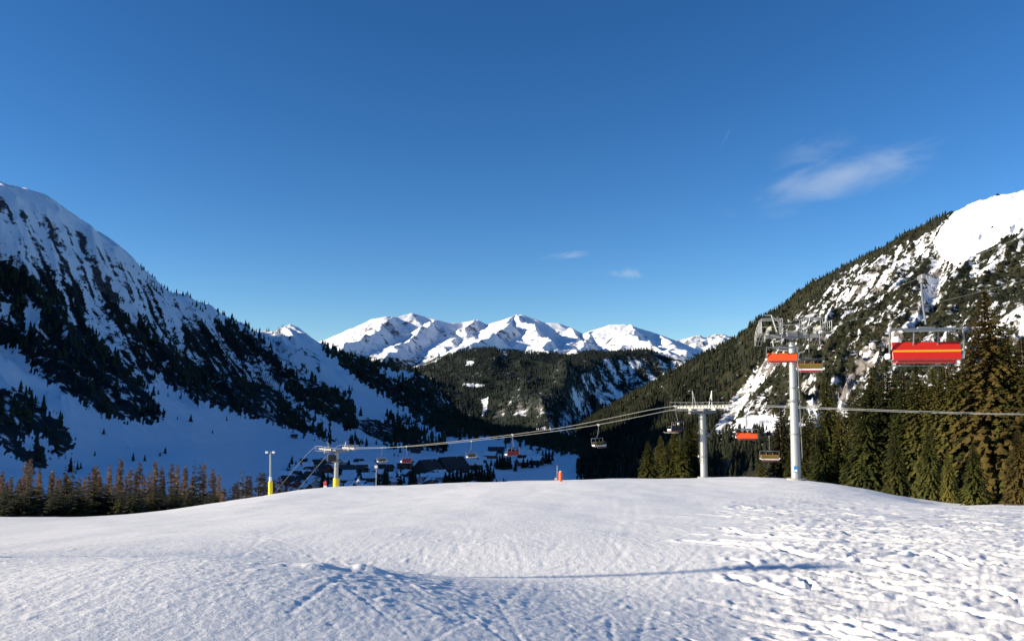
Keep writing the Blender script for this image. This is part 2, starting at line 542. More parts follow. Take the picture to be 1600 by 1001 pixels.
def piste_detail(x, y):
    a = x / np.maximum(y, 1)
    near = sstep(4, 9, y)
    edge = 1 - sstep(60, 110, y)
    z = 0.0
    # broad rolls (long shallow dips that the low sun picks out)
    z = z + 0.16 * perlin(x / 13 + 3.1, y / 26, 11) * sstep(8, 30, y) + 0.05 * fbm(x / 4.5, y / 8, 3, 12) * near
    # dip across the middle: falls away from the sun on the near right of it
    z = z - (1.25 * sstep(-5.5, 7.0, x) - .30) * (1 - sstep(9, 22, y))
    z = z - 0.40 * np.exp(-((x + 1.8) / 4.2) ** 2) * np.exp(-((y - 16.5) / 2.6) ** 2)
    z = z + 0.25 * np.exp(-((x + 2.5) / 3.0) ** 2) * np.exp(-((y - 9.5) / 3.0) ** 2)
    # chopped snow everywhere, weak; windblown crumbs
    z = z + 0.0045 * fbm(x / 0.20, y / 0.38, 4, 21, 0.66) * near * (1 - .5 * sstep(15, 40, y))
    z = z + 0.0035 * fbm(x / 0.13, y / 0.16, 3, 31, 0.65) * near * (1 - sstep(14, 30, y))
    crumbs = np.clip(perlin(x / 0.22, y / 0.25, 41) - 0.28, 0, 1) * sstep(-0.1, .35, perlin(x / 3.1, y / 2.3, 42))
    z = z + 0.035 * crumbs * near * (1 - sstep(16, 34, y))
    # the skied-up right side: long overlapping scoops
    wr = sstep(.20, .40, a + 0.06 * perlin(x / 4, y / 5, 51)) * near * (1 - sstep(22, 60, y) * 0.65)
    ca, sa = math.cos(-0.55), math.sin(-0.55)
    u = x * ca - y * sa; v = x * sa + y * ca
    u = u * .75; v = v * 1.1
    sc1 = np.abs(perlin(u / 1.15 + 0.5 * perlin(x / .9, y / .9, 55), v / 0.42, 52))
    sc2 = np.abs(perlin(u / 0.6, v / 0.22 + .4 * perlin(x / .5, y / .5, 56), 53))
    z = z + wr * (0.060 * (sc1 - .3) + 0.026 * (sc2 - .3) + 0.012 * fbm(x / .25, y / .25, 4, 54, .65))
    far = sstep(.2, .4, a) * sstep(18, 30, y) * edge
    z = z + far * 0.07 * (np.abs(perlin(u / 2.8, v / 1.1, 57)) - .3)
    # the pair of little drifts left of centre
    for (px, row, s, h) in ((577, 915, .24, .07), (560, 912, .16, .05), (500, 925, .22, .06), (486, 930, .16, .04)):
        c = MOUND[(px, row)]
        z = z + h * np.exp(-(((x - c[0]) / (s * 1.1)) ** 2 + ((y - c[1]) / (s * 0.9)) ** 2))
    z = np.where(y < 190, z, 0)
    if np.size(x) > 1:
        shp = x.shape; xf = x.ravel(); yf = y.ravel(); g = np.zeros(xf.shape)
        order = np.argsort(yf, kind='stable'); ysrt = yf[order]
        for pts, w, d in TRACKS:
            pa = np.array(pts)
            lo, hi = np.searchsorted(ysrt, (pa[:, 1].min() - .8, pa[:, 1].max() + .8))
            cand = order[lo:hi]
            cand = cand[(xf[cand] > pa[:, 0].min() - .8) & (xf[cand] < pa[:, 0].max() + .8)]
            if not len(cand): continue
            scale = np.clip(yf[cand] / 30, 1, 2.6)              # far tracks are merged ruts, wider
            dm = np.full(len(cand), 9.0)
            for (p, q) in zip(pts[:-1], pts[1:]):
                dm = np.minimum(dm, seg_dist(xf[cand], yf[cand], p[0], p[1], q[0], q[1]))
            w0 = 0.42 * w * scale
            ww = np.maximum(w0, .0036 * yf[cand])
            br_ = sstep(-.55, .0, perlin(xf[cand] / 1.1 + w * 90, yf[cand] / 2.2, 58)) * (w0 / ww)
            g[cand] += br_ * -0.16 * np.clip(yf[cand] / 18, .38, 1) * d * np.exp(-(dm / ww) ** 2) + br_ * 0.06 * np.clip(yf[cand] / 18, .38, 1) * d * np.exp(-((dm - 2.1 * ww) / ww) ** 2)
        z = z + g.reshape(shp)
    return z


MOUND = {}
for pr in ((577, 915), (560, 912), (500, 925), (486, 930)):
    piste.detail = None
    a_, e_ = aE(*pr); ys_ = np.linspace(4, 40, 1500); zz = piste.base(a_ * ys_, ys_)
    MOUND[pr] = (a_ * ys_[np.argmax(zz >= e_ * ys_)], ys_[np.argmax(zz >= e_ * ys_)])
piste.detail = piste_detail
A = np.linspace(-0.75, 0.75, 750)
Xp, Yp = piste.grid(A, (10, 190, 150, 105, 120, 16, 12, 7, 6))
# more rows close to the camera, fewer far away
Zp = piste.height(Xp, Yp)
piste_o = grid_mesh('piste', Xp, Yp, Zp, mat_snow_piste(), label='wide groomed snow slope with ski tracks in the foreground')

# the slope goes on to both sides and behind the camera, outside the picture
Xw, Yw = np.meshgrid(np.linspace(-150, 150, 121), np.linspace(-70, 150, 89))
Yc = np.maximum(Yw, 4.0)
Zw = piste.base(Xw, Yc) - 0.08 + np.maximum(4.0 - Yw, 0) * .075 + .12 * perlin(Xw / 11, Yw / 11, 14)
Zw = Zw - 1.2 * ((np.abs(Xw) < .74 * Yw) | ((np.abs(Xw) < 6) & (Yw < 8) & (Yw > -2)))
side_o = grid_mesh('piste_sides', Xw, Yw, Zw, piste_o.data.materials[0], label='snow slope continuing outside the picture on both sides')

# ---- valley floor and the shaded mountain on the left
left = Loft([
    LN((-1600, None, 120, -40), (-800, None, 140, -46), (-300, None, 170, -50), (0, None, 190, -52), (420, None, 260, -70), (800, None, 300, -95), (1100, None, 300, -110), (1500, None, 300, -120)),
    LN((-1600, None, 250, 40), (-800, None, 300, -35), (-300, 800, 330), (0, 775, 380), (300, 790, 520), (500, 785, 700), (700, 780, 800), (950, 775, 850), (1100, 770, 900), (1500, None, 700, -120)),
    LN((-1600, None, 380, 200), (-800, None, 430, 20), (-300, 740, 470), (0, 738, 600), (100, 735, 680), (220, 712, 820), (300, 700, 930), (400, 690, 1180), (500, 690, 1300), (600, 697, 1400), (700, 699, 1500), (780, 700, 1550), (860, 706, 1550), (940, 716, 1500), (1000, 730, 1350), (1100, 740, 1200), (1500, None, 1000, -115)),
    LN((-1600, None, 520, 325), (-800, None, 640, 160), (-300, 560, 800), (0, 545, 1030), (100, 555, 1080), (200, 570, 1180), (300, 600, 1300), (400, 610, 1500), (450, 595, 1650), (500, 600, 1700), (600, 640, 1800), (700, 662, 1950), (780, 678, 2000), (860, 688, 1900), (940, 700, 1800), (1000, 715, 1700), (1100, 735, 1500), (1500, None, 1300, -110)),
    LN((-1600, None, 700, 362), (-1200, None, 760, 335), (-800, None, 900, 410), (-500, 190, 1080), (-300, 225, 1250), (-100, 270, 1400), (0, 288, 1500), (40, 297, 1520), (80, 316, 1540), (110, 335, 1560), (150, 362, 1590), (190, 392, 1620), (215, 414, 1650), (240, 440, 1680),
       (262, 456, 1700), (290, 466, 1750), (330, 482, 1800), (365, 500, 1850), (400, 516, 1950), (430, 520, 2050), (440, 512, 2150), (452, 507, 2200), (468, 515, 2200), (500, 538, 2150), (540, 556, 2100),
       (600, 573, 2150), (650, 582, 2200), (680, 600, 2250), (700, 627, 2300), (720, 650, 2300), (770, 668, 2250), (830, 675, 2200), (880, 684, 2150), (940, 698, 2050), (1000, 712, 1900), (1100, 732, 1700), (1500, None, 1500, -110)),
    LN((-1600, None, 1000, 150), (-800, None, 1250, 200), (-300, None, 1600, 250), (0, None, 1850, 250), (240, None, 2050, 130), (450, None, 2600, 60), (700, None, 2700, -110), (1000, None, 2300, -150), (1500, None, 1900, -150)),
    LN((-1600, None, 1400, -100), (-800, None, 1800, -100), (0, None, 2600, -60), (450, None, 3200, -150), (700, None, 3300, -190), (1500, None, 2600, -190)),
])
FALLDIR_L = (0.74, -0.67)


def left_detail(x, y):
    px, row = proj(x, y, left.base(x, y))
    ys, zs = left.ctrl((x / y).ravel())
    up = sstep(-75, 60, left.base(x, y))
    u = x * FALLDIR_L[0] + y * FALLDIR_L[1]; v = -x * FALLDIR_L[1] + y * FALLDIR_L[0]
    rib = (ridged(v / 95 + .4 * perlin(x / 160, y / 160, 63), u / 520, 4, 61) - .75)
    z = up * (15 * rib + 10 * fbm(x / 130, y / 130, 5, 62) + 4.0 * (ridged(v / 26, u / 120, 3, 64) - .7))
    z = z + (1 - up) * 2.5 * fbm(x / 120, y / 120, 3, 65)
    yr = ys[4].reshape(x.shape)
    return z * (0.35 + 0.65 * sstep(0, 250, np.abs(y - yr)))


left.detail = left_detail
AL = np.concatenate([np.linspace(-2.0, -.72, 110, endpoint=False), np.linspace(-.72, .16, 460, endpoint=False), np.linspace(.16, .60, 60)])
Xl, Yl = left.grid(AL, (10, 46, 90, 150, 26, 8))
Zl = left.height(Xl, Yl)
PXl, ROWl = proj(Xl, Yl, Zl)

# forest patches of the left mountain, as they lie in view
FOREST_L = [
    [(-60, 400), (0, 412), (20, 425), (50, 432), (80, 440), (100, 455), (105, 500), (130, 512), (150, 518), (160, 535), (185, 560), (200, 580), (225, 605), (250, 630), (258, 650), (240, 660), (200, 657), (160, 648), (125, 628), (100, 610), (70, 595), (45, 575), (30, 545), (-60, 535)],
    [(-60, 600), (0, 605), (45, 613), (60, 630), (85, 650), (100, 665), (117, 690), (110, 706), (92, 716), (75, 690), (55, 678), (30, 688), (40, 702), (70, 700), (80, 732), (60, 735), (10, 706), (0, 690), (-60, 680)],
    [(204, 530), (228, 520), (262, 536), (300, 560), (360, 588), (405, 600), (440, 618), (470, 640), (500, 662), (520, 680), (500, 682), (470, 676), (430, 662), (400, 652), (350, 640), (300, 624), (270, 606), (255, 592), (215, 560)],
    [(160, 468), (180, 478), (205, 500), (235, 522), (262, 545), (240, 545), (205, 528), (180, 505)],
    [(395, 520), (412, 530), (430, 560), (470, 588), (500, 598), (540, 610), (560, 640), (558, 668), (545, 672), (525, 660), (500, 650), (470, 630), (440, 600), (415, 572), (400, 545)],
    [(360, 500), (395, 520), (410, 560), (380, 560), (350, 530), (330, 500)],
    [(498, 540), (520, 546), (560, 552), (600, 566), (650, 577), (680, 595), (700, 622), (720, 646), (770, 662), (850, 668), (950, 690), (1120, 720), (1120, 770), (960, 770), (920, 745), (918, 714), (860, 705), (800, 688), (760, 682), (700, 684), (672, 668), (640, 645), (600, 618), (570, 600), (535, 570), (512, 552)],
    [(606, 648), (640, 655), (665, 680), (660, 692), (630, 690), (612, 676), (600, 660)],
    [(500, 684), (530, 688), (530, 693), (500, 690)], [(545, 688), (570, 688), (572, 693), (545, 693)], [(598, 687), (650, 690), (698, 688), (698, 706), (650, 700), (598, 696)],
]
CLEAR_L = [[(592, 574), (640, 580), (650, 590), (622, 592), (600, 588)], [(470, 555), (500, 575), (560, 618), (640, 662), (655, 676), (600, 645), (530, 600), (478, 565)],
           [(0, 470), (14, 468), (16, 495), (0, 500)], [(38, 480), (60, 476), (62, 512), (40, 520)]]


def fmask(px, row, forests, clears, jit=4.0, sx=9.0):
    jx = px + jit * perlin(px / sx, row / sx, 71); jy = row + jit * (perlin(px / sx + 40, row / sx, 72) + 1.2 * perlin(px / 4.0, row / 14.0, 75))
    m = np.zeros(px.shape, bool)
    for p in forests: m |= in_poly(jx, jy, p)
    for p in clears: m &= ~in_poly(jx, jy, p)
    return m


fm = fmask(PXl, ROWl, FOREST_L, CLEAR_L, 7.5, 8.0)
u_ = Xl * FALLDIR_L[0] + Yl * FALLDIR_L[1]; v_ = -Xl * FALLDIR_L[1] + Yl * FALLDIR_L[0]
strk = fbm(v_ / 22 + .5 * perlin(Xl / 60, Yl / 60, 77), u_ / 170, 4, 73, .6)
strk2 = fbm(v_ / 9, u_ / 50, 3, 74, .6)
# brush belt between the bare top and the forest
ridge_row = np.interp(PXl, [0, 100, 200, 300, 400, 500, 700], [288, 330, 400, 466, 512, 540, 630])
below = ROWl - ridge_row
belt = sstep(60, 120, below) * (1 - sstep(200, 250, below)) * (PXl < 480) * (1 - sstep(150, 190, below) * (PXl < 160))
belt = np.maximum(belt, sstep(10, 50, below) * (PXl > 215) * (PXl < 440) * (1 - sstep(150, 190, below)))
fdens = np.clip(.93 + .55 * strk2 + .35 * strk + .25 * perlin(Xl / 40, Yl / 40, 79), 0, 1)
veg = np.where(fm, .30 + .62 * fdens, 0.0)
veg = np.maximum(veg, belt * (0.56 + 0.50 * strk + .45 * strk2))
patch = in_poly(PXl, ROWl, [(556, 655), (590, 655), (625, 672), (640, 688), (600, 690), (575, 680), (558, 668)])
veg = np.where(patch, np.maximum(veg, .62), veg)
low = ROWl > np.interp(PXl, [0, 100, 260, 400, 520, 640, 700], [620, 600, 600, 650, 690, 700, 700])
veg = np.where(low & ~fm & ~patch, 0.0, veg)
rockm = sstep(4, 30, below) * (1 - sstep(120, 200, below)) * (0.36 + .75 * strk + .35 * strk2) * (PXl < 330)
rockm = np.maximum(rockm, (PXl > 430) * (PXl < 500) * sstep(2, 15, below) * (1 - sstep(40, 70, below)) * (.25 + .6 * strk2))
rockm = np.where(low, 0, rockm)
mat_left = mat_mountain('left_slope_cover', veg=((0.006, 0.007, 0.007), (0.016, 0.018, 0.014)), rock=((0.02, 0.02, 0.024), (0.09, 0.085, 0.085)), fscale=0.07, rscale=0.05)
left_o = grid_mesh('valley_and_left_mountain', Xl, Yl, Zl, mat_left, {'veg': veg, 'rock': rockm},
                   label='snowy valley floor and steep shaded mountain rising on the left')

# ---- the mountain on the right
right = Loft([
    LN((900, None, 700, -135), (1100, None, 380, -100), (1250, None, 250, -62), (1400, None, 190, -45), (1600, None, 150, -35), (2000, None, 130, -30), (2600, None, 120, -20)),
    LN((900, 745, 1100), (980, 740, 950), (1050, 735, 800), (1100, 725, 760), (1180, 710, 720), (1260, 700, 620), (1400, 690, 460), (1600, 670, 400), (2000, None, 350, 10), (2600, None, 330, 40)),
    LN((900, 715, 1700), (980, 690, 1400), (1050, 665, 1250), (1100, 650, 1150), (1180, 640, 1020), (1260, 600, 900), (1400, 560, 780), (1600, 520, 640), (2000, None, 560, 130), (2600, None, 520, 160)),
    LN((900, 685, 2300), (960, 660, 2200), (1000, 640, 2050), (1050, 612, 1800), (1100, 590, 1650), (1180, 550, 1400), (1260, 510, 1250), (1400, 450, 1120), (1600, 400, 1000), (2000, None, 900, 270), (2600, None, 800, 300)),
    LN((900, 668, 2800), (940, 645, 2700), (980, 622, 2600), (1010, 605, 2500), (1050, 585, 2350), (1100, 557, 2150), (1140, 537, 2000), (1180, 508, 1870), (1220, 482, 1780), (1260, 455, 1700), (1310, 422, 1620), (1340, 405, 1570), (1400, 376, 1480),
       (1440, 357, 1430), (1480, 336, 1390), (1520, 318, 1350), (1560, 308, 1320), (1600, 299, 1300), (1700, 285, 1250), (2000, None, 1100, 420), (2600, None, 950, 420)),
    LN((900, None, 3200, -170), (1100, None, 2600, 20), (1340, None, 2000, 150), (1600, None, 1750, 220), (2600, None, 1300, 250)),
    LN((900, None, 3600, -300), (1100, None, 3300, -150), (1600, None, 2500, -100), (2600, None, 1900, -100)),
])
FALL_R = (-0.72, -0.69)


def uv_r(x, y):
    return x * FALL_R[0] + y * FALL_R[1], -x * FALL_R[1] + y * FALL_R[0]


GULLY = [(1475, 380), (1462, 420), (1456, 470), (1425, 505), (1390, 530), (1352, 562), (1318, 612), (1292, 655), (1285, 690)]
GULLY2 = [(1212, 560), (1190, 585), (1160, 620), (1140, 650), (1118, 680)]


def poly_dist(px, row, pts):
    d = np.full(px.shape, 1e9)
    for p, q in zip(pts[:-1], pts[1:]): d = np.minimum(d, seg_dist(px, row, p[0], p[1], q[0], q[1]))
    return d


def right_detail(x, y):
    b = right.base(x, y)
    px, row = proj(x, y, b)
    ys, zs = right.ctrl((x / y).ravel()); yr = ys[4].reshape(x.shape)
    u, v = uv_r(x, y)
    up = sstep(-90, 0, b)
    rib = (ridged(v / 110 + .4 * perlin(x / 200, y / 200, 83), u / 600, 4, 81) - .75)
    z = up * (15 * rib + 9 * fbm(x / 110, y / 110, 5, 82) + 4.5 * (ridged(v / 30, u / 130, 3, 84) - .7))
    crag = sstep(1180, 1260, px) * sstep(470, 560, row) * (1 - sstep(660, 700, row))
    z = z + crag * 9 * (ridged(x / 42, y / 42, 4, 85) - .8)
    z = z - 15 * np.exp(-(poly_dist(px, row, GULLY) / 15) ** 2) - 9 * np.exp(-(poly_dist(px, row, GULLY2) / 12) ** 2)
    return z * (0.3 + 0.7 * sstep(0, 260, np.abs(y - yr)))


right.detail = right_detail
AR = np.concatenate([np.linspace(.08, .76, 500, endpoint=False), np.linspace(.76, 1.4, 60)])
Xr, Yr = right.grid(AR, (10, 50, 110, 150, 22, 6))
Zr = right.height(Xr, Yr)
PXr, ROWr = proj(Xr, Yr, Zr)
rr_row = np.interp(PXr, [900, 1010, 1100, 1180, 1260, 1340, 1440, 1520, 1600], [668, 605, 557, 508, 455, 405, 357, 318, 299])
DENSE_R = [[(880, 660), (1010, 595), (1100, 545), (1180, 495), (1260, 442), (1340, 392), (1440, 345), (1480, 325), (1484, 342), (1462, 356), (1420, 378), (1360, 405), (1320, 425), (1290, 450), (1262, 470), (1240, 492), (1215, 520),
            (1196, 548), (1175, 585), (1165, 600), (1140, 625), (1120, 655), (1100, 680), (1110, 690), (1160, 680), (1230, 676), (1300, 690), (1300, 760), (880, 760)]]
u, v = uv_r(Xr, Yr)
s1 = fbm(v / 30 + .6 * perlin(Xr / 70, Yr / 70, 87), u / 190, 4, 88, .6)
s2 = fbm(v / 11, u / 40, 4, 89, .65)
dense_r = fmask(PXr, ROWr, DENSE_R, [], 5, 10)
s3 = fbm(v / 5.5, u / 16, 3, 90, .6)
vr = 0.60 + .42 * s1 + .50 * s2 + .22 * s3 + .10 * sstep(1400, 1300, PXr) * sstep(480, 540, ROWr)
lowp = in_poly(PXr, ROWr, [(1170, 610), (1230, 540), (1300, 470), (1400, 455), (1420, 560), (1330, 660), (1290, 690), (1150, 690)])
vr = np.where(lowp, np.maximum(vr, .50 + .50 * s2 + .45 * s3), vr)
white = in_poly(PXr, ROWr, [(1478, 345), (1500, 322), (1540, 308), (1620, 290), (1640, 345), (1572, 368), (1555, 383), (1520, 398), (1500, 418), (1470, 400), (1458, 378)])
vr = np.where(white, .03 + .1 * s2, vr)
semi = in_poly(PXr, ROWr, [(1440, 352), (1480, 340), (1460, 378), (1500, 420), (1470, 470), (1450, 440), (1420, 410), (1380, 440), (1330, 470), (1290, 490), (1300, 460), (1360, 410)])
vr = np.where(semi, vr - .08, vr)
for band in ([(1280, 515), (1330, 490), (1380, 470), (1425, 430), (1450, 400), (1464, 392), (1462, 415), (1430, 445), (1390, 485), (1340, 510), (1296, 525)],
             [(1430, 495), (1480, 460), (1540, 425), (1600, 385), (1640, 370), (1640, 480), (1560, 470), (1500, 500), (1440, 530), (1400, 560), (1405, 520)],
             [(1210, 590), (1240, 560), (1300, 540), (1330, 530), (1300, 560), (1250, 600), (1215, 640), (1195, 640)]):
    vr = np.where(in_poly(PXr, ROWr, band), np.maximum(vr, .80 + .3 * s2), vr)
snowf = in_poly(PXr, ROWr, [(1150, 655), (1180, 648), (1215, 650), (1225, 672), (1180, 676), (1150, 672)]) | in_poly(PXr, ROWr, [(1265, 640), (1290, 635), (1300, 655), (1275, 668), (1262, 660)])
vr = np.where(snowf, .05, vr)
vr = vr - .5 * np.exp(-(poly_dist(PXr, ROWr, GULLY) / 9) ** 2)
g2 = np.exp(-(poly_dist(PXr, ROWr, GULLY2) / 11) ** 2)
vr = np.where(dense_r, .92, vr)
vr = np.where(g2 > .45, .1 + .3 * s2, vr)
rk = .42 + .40 * s2 + .25 * sstep(470, 560, ROWr) * (PXr > 1200)
rk = np.where(white | snowf, .02, rk)
mat_right = mat_mountain('right_slope_cover', veg=((0.012, 0.013, 0.006), (0.040, 0.039, 0.017)), rock=((0.10, 0.09, 0.08), (0.30, 0.27, 0.24)), fscale=0.10, rscale=0.06)
right_o = grid_mesh('right_mountain', Xr, Yr, Zr, mat_right, {'veg': vr, 'rock': rk}, label='sunlit mountain side on the right with dark brush, rock and snow')

# ---- wooded mountain that closes the valley
mid = Loft([
    LN((300, None, 2300, -160), (700, None, 2350, -175), (1200, None, 2350, -185), (1400, None, 2350, -185)),
    LN((300, None, 2800, -120), (650, 672, 2800), (720, 665, 2750), (800, 668, 2700), (860, 672, 2650), (920, 672, 2700), (980, 668, 2800), (1100, 668, 2900), (1400, None, 3000, -150)),
    LN((300, None, 3300, 60), (650, 615, 3300), (720, 605, 3300), (800, 605, 3200), (860, 612, 3100), (885, 612, 3080), (920, 622, 3250), (980, 625, 3400), (1100, 620, 3500), (1400, None, 3600, 0)),
    LN((300, None, 3900, 120), (560, 570, 3900), (650, 588, 3900), (680, 575, 3900), (720, 566, 3850), (800, 568, 3800), (860, 575, 3700), (920, 578, 3800), (980, 590, 4000), (1100, 588, 4100), (1400, None, 4200, 80)),
    LN((300, None, 4600, 150), (560, 578, 4500), (640, 598, 4500), (655, 588, 4500), (672, 574, 4500), (690, 564, 4500), (720, 553, 4500), (745, 547, 4500), (770, 546, 4500), (800, 551, 4500), (850, 551, 4450), (900, 558, 4400), (950, 554, 4400), (1000, 548, 4450), (1040, 553, 4500), (1075, 558, 4500), (1100, 568, 4500), (1150, 591, 4500), (1400, None, 4600, 100)),
    LN((300, None, 5100, 100), (700, None, 5100, 180), (1000, None, 5000, 180), (1400, None, 5000, 60)),
    LN((300, None, 6000, -100), (1400, None, 6000, -100)),
])


def mid_detail(x, y):
    b = mid.base(x, y)
    px, row = proj(x, y, b)
    ys, zs = mid.ctrl((x / y).ravel()); yr = ys[4].reshape(x.shape)
    z = 42 * (ridged(x / 620 + y / 2600 + .35, y / 1600 - x / 3000, 4, 91) - .8) + 28 * fbm(x / 260, y / 330, 5, 92)
    # side that turns away from the sun on the right
    spur = [(1000, 549), (930, 560), (895, 590), (880, 615), (850, 650)]
    side = sstep(0, 60, px - np.interp(row, [545, 560, 590, 615, 650, 680], [1010, 930, 895, 880, 850, 820]))
    z = z + 55 * np.exp(-(poly_dist(px, row, spur) / 26) ** 2)
    z = z + side * 16 * (ridged(x / 130, y / 420, 4, 93) - .7)
    z = z - 35 * side * sstep(0, 100, px - np.interp(row, [545, 560, 590, 615, 650, 680], [1010, 930, 895, 880, 850, 820]))
    return z * (0.12 + 0.88 * sstep(0, 500, np.abs(y - yr)))


mid.detail = mid_detail
AM = np.linspace(-.30, .42, 460)
Xm, Ym = mid.grid(AM, (12, 80, 70, 60, 14, 5))
Zm = mid.height(Xm, Ym)
PXm, ROWm = proj(Xm, Ym, Zm)
sidem = sstep(0, 25, PXm - np.interp(ROWm, [545, 560, 590, 615, 650, 680], [1010, 930, 895, 880, 850, 820]))
n1 = fbm(Xm / 210, Ym / 260, 5, 95, .6); n2 = fbm(Xm / 60, Ym / 200, 4, 96, .6)
vm = .93 + .12 * n2 - .10 * (n1 > .55) - sidem * (.30 - .42 * n2) * sstep(552, 570, ROWm)
bare = in_poly(PXm, ROWm, [(830, 618), (858, 608), (884, 620), (886, 640), (850, 650), (800, 648), (770, 655), (780, 632)])
vm = np.where(bare, .62 + .5 * n2, vm)
for sp in ([(765, 530), (800, 540), (792, 556), (778, 548)], [(720, 600), (740, 598), (760, 602), (740, 606)], [(752, 625), (764, 620), (760, 640), (754, 650)], [(728, 563), (742, 565), (738, 572), (728, 570)],
           [(1020, 552), (1060, 552), (1085, 562), (1060, 562)], [(950, 596), (990, 625), (985, 632), (955, 610)], [(930, 605), (958, 632), (952, 638), (932, 620)]):
    vm = np.where(in_poly(PXm, ROWm, sp), .2 + .5 * n2, vm)
rm = np.where(bare, .75 + .2 * n2, .15 + .3 * n2 + .2 * sidem)
mat_mid = mat_mountain('wooded_slope_cover', veg=((0.008, 0.013, 0.010), (0.024, 0.030, 0.018)), rock=((0.045, 0.042, 0.04), (0.17, 0.155, 0.14)), fscale=0.035, rscale=0.02)
mid_o = grid_mesh('wooded_mountain', Xm, Ym, Zm, mat_mid, {'veg': vm, 'rock': rm}, label='dark wooded mountain closing the valley below the snowy peaks')

# ---- snowy range behind it: crest lines with two flanks each
RIDGES = [
    # polyline of (px,row,y), slope of the flanks
    ([(505, 532, 6900), (530, 525, 6800), (560, 508, 6700), (582, 498, 6600), (603, 494, 6600), (622, 495, 6700), (643, 488.5, 6800), (662, 494, 6850), (682, 499, 6800), (702, 504, 6900), (722, 503, 7000), (746, 499, 7000), (757, 508, 7000),
      (780, 501, 6900), (800, 494, 6800), (815, 490.5, 6700), (835, 497, 6700), (850, 503, 6700), (872, 504, 6700), (892, 511, 6700), (912, 521, 6700), (925, 516, 6600), (952, 507, 6500), (976, 506, 6500), (1002, 513, 6500), (1030, 522, 6500), (1060, 532, 6500), (1092, 546, 6500), (1120, 560, 6500)], .62),
    ([(603, 494, 6600), (590, 512, 6100), (560, 535, 5600), (520, 548, 5200)], .55),
    ([(682, 499, 6800), (655, 520, 6200), (625, 540, 5700), (600, 552, 5300)], .60),
    ([(746, 499, 7000), (722, 520, 6400), (700, 538, 5900), (682, 556, 5400), (675, 570, 5100)], .60),
    ([(815, 490.5, 6700), (792, 508, 6200), (765, 522, 5800), (735, 537, 5400)], .58),
    ([(815, 490.5, 6700), (838, 510, 6200), (852, 528, 5800), (862, 545, 5400)], .62),
    ([(892, 511, 6700), (900, 530, 6100), (880, 545, 5600)], .55),
    ([(976, 506, 6500), (1000, 522, 6000), (1022, 536, 5600), (1040, 547, 5300)], .60),
    ([(925, 516, 6600), (915, 530, 6100), (905, 543, 5600)], .55),
    ([(1030, 522, 6500), (1050, 538, 5900), (1075, 548, 5500)], .55),
]
RG = []
for pts, s in RIDGES:
    q = []
    for p in pts:
        w_ = P(*p); q.append((w_.x, w_.y, w_.z))
    RG.append((q, s))


def far_h(x, y):
    z = np.full(x.shape, -400.0)
    wx = x + 70 * fbm(x / 420, y / 420, 3, 101); wy = y + 70 * fbm(x / 420 + 9, y / 420, 3, 102)
    for i, (q, s) in enumerate(RG):
        m = 0.0
        ux, uy = (x, y) if i == 0 else (wx, wy)
        ux = x + (wx - x) * (0.0 if i == 0 else 1.0)
        for p, r_ in zip(q[:-1], q[1:]):
            dx, dy = r_[0] - p[0], r_[1] - p[1]
            t = np.clip(((ux - p[0]) * dx + (uy - p[1]) * dy) / (dx * dx + dy * dy), 0, 1)
            d = np.hypot(ux - p[0] - t * dx, uy - p[1] - t * dy)
            if i:                                            # flank away from the sun is steepened to bring it into shade
                side = (ux - p[0]) * dy - (uy - p[1]) * dx
                d = d * np.where(side < 0, 1.75, 0.85)
            zc = p[2] + (r_[2] - p[2]) * t
            z = np.maximum(z, zc - s * (d ** 0.97))
    dist = np.zeros(x.shape)
    n = 20 * (ridged(x / 330, y / 330, 5, 103) - .9) + 8 * fbm(x / 90, y / 90, 4, 104)
    px, row = proj(x, y, z)
    crest_row = np.interp(px, [p[0] for p in RIDGES[0][0]], [p[1] for p in RIDGES[0][0]])
    return z + n * (0.18 + 0.82 * sstep(0, 14, row - crest_row))


AF = np.linspace(-.26, .30, 500)
YF = np.concatenate([np.linspace(4700, 7000, 210), np.linspace(7020, 8600, 20)])
Xf = AF[None, :] * YF[:, None]; Yf = np.repeat(YF[:, None], len(AF), 1)
Zf = far_h(Xf, Yf)
PXf, ROWf = proj(Xf, Yf, Zf)
nf1 = fbm(Xf / 130, Yf / 200, 5, 105, .62)
gy, gx = np.gradient(Zf)
slope = np.hypot(gx / np.gradient(Xf, axis=1), gy / np.gradient(Yf, axis=0))
rf = .02 + .28 * sstep(.55, .95, slope) + .32 * nf1
rf = np.where(in_poly(PXf, ROWf, [(560, 505), (600, 496), (645, 503), (640, 520), (590, 530), (560, 525)]), rf + .14, rf)
vf = -.35 + .9 * sstep(-1, 12, ROWf - np.interp(PXf, [500, 560, 640, 680, 760, 860, 1000, 1100], [540, 548, 552, 545, 535, 540, 541, 548])) + .3 * nf1
mat_far = mat_mountain('high_range_cover', veg=((0.014, 0.022, 0.014), (0.04, 0.045, 0.025)), rock=((0.10, 0.10, 0.11), (0.26, 0.25, 0.26)), fscale=0.022, rscale=0.018)
far_o = grid_mesh('snowy_range', Xf, Yf, Zf, mat_far, {'veg': vf, 'rock': rf}, label='jagged snow covered range on the horizon')

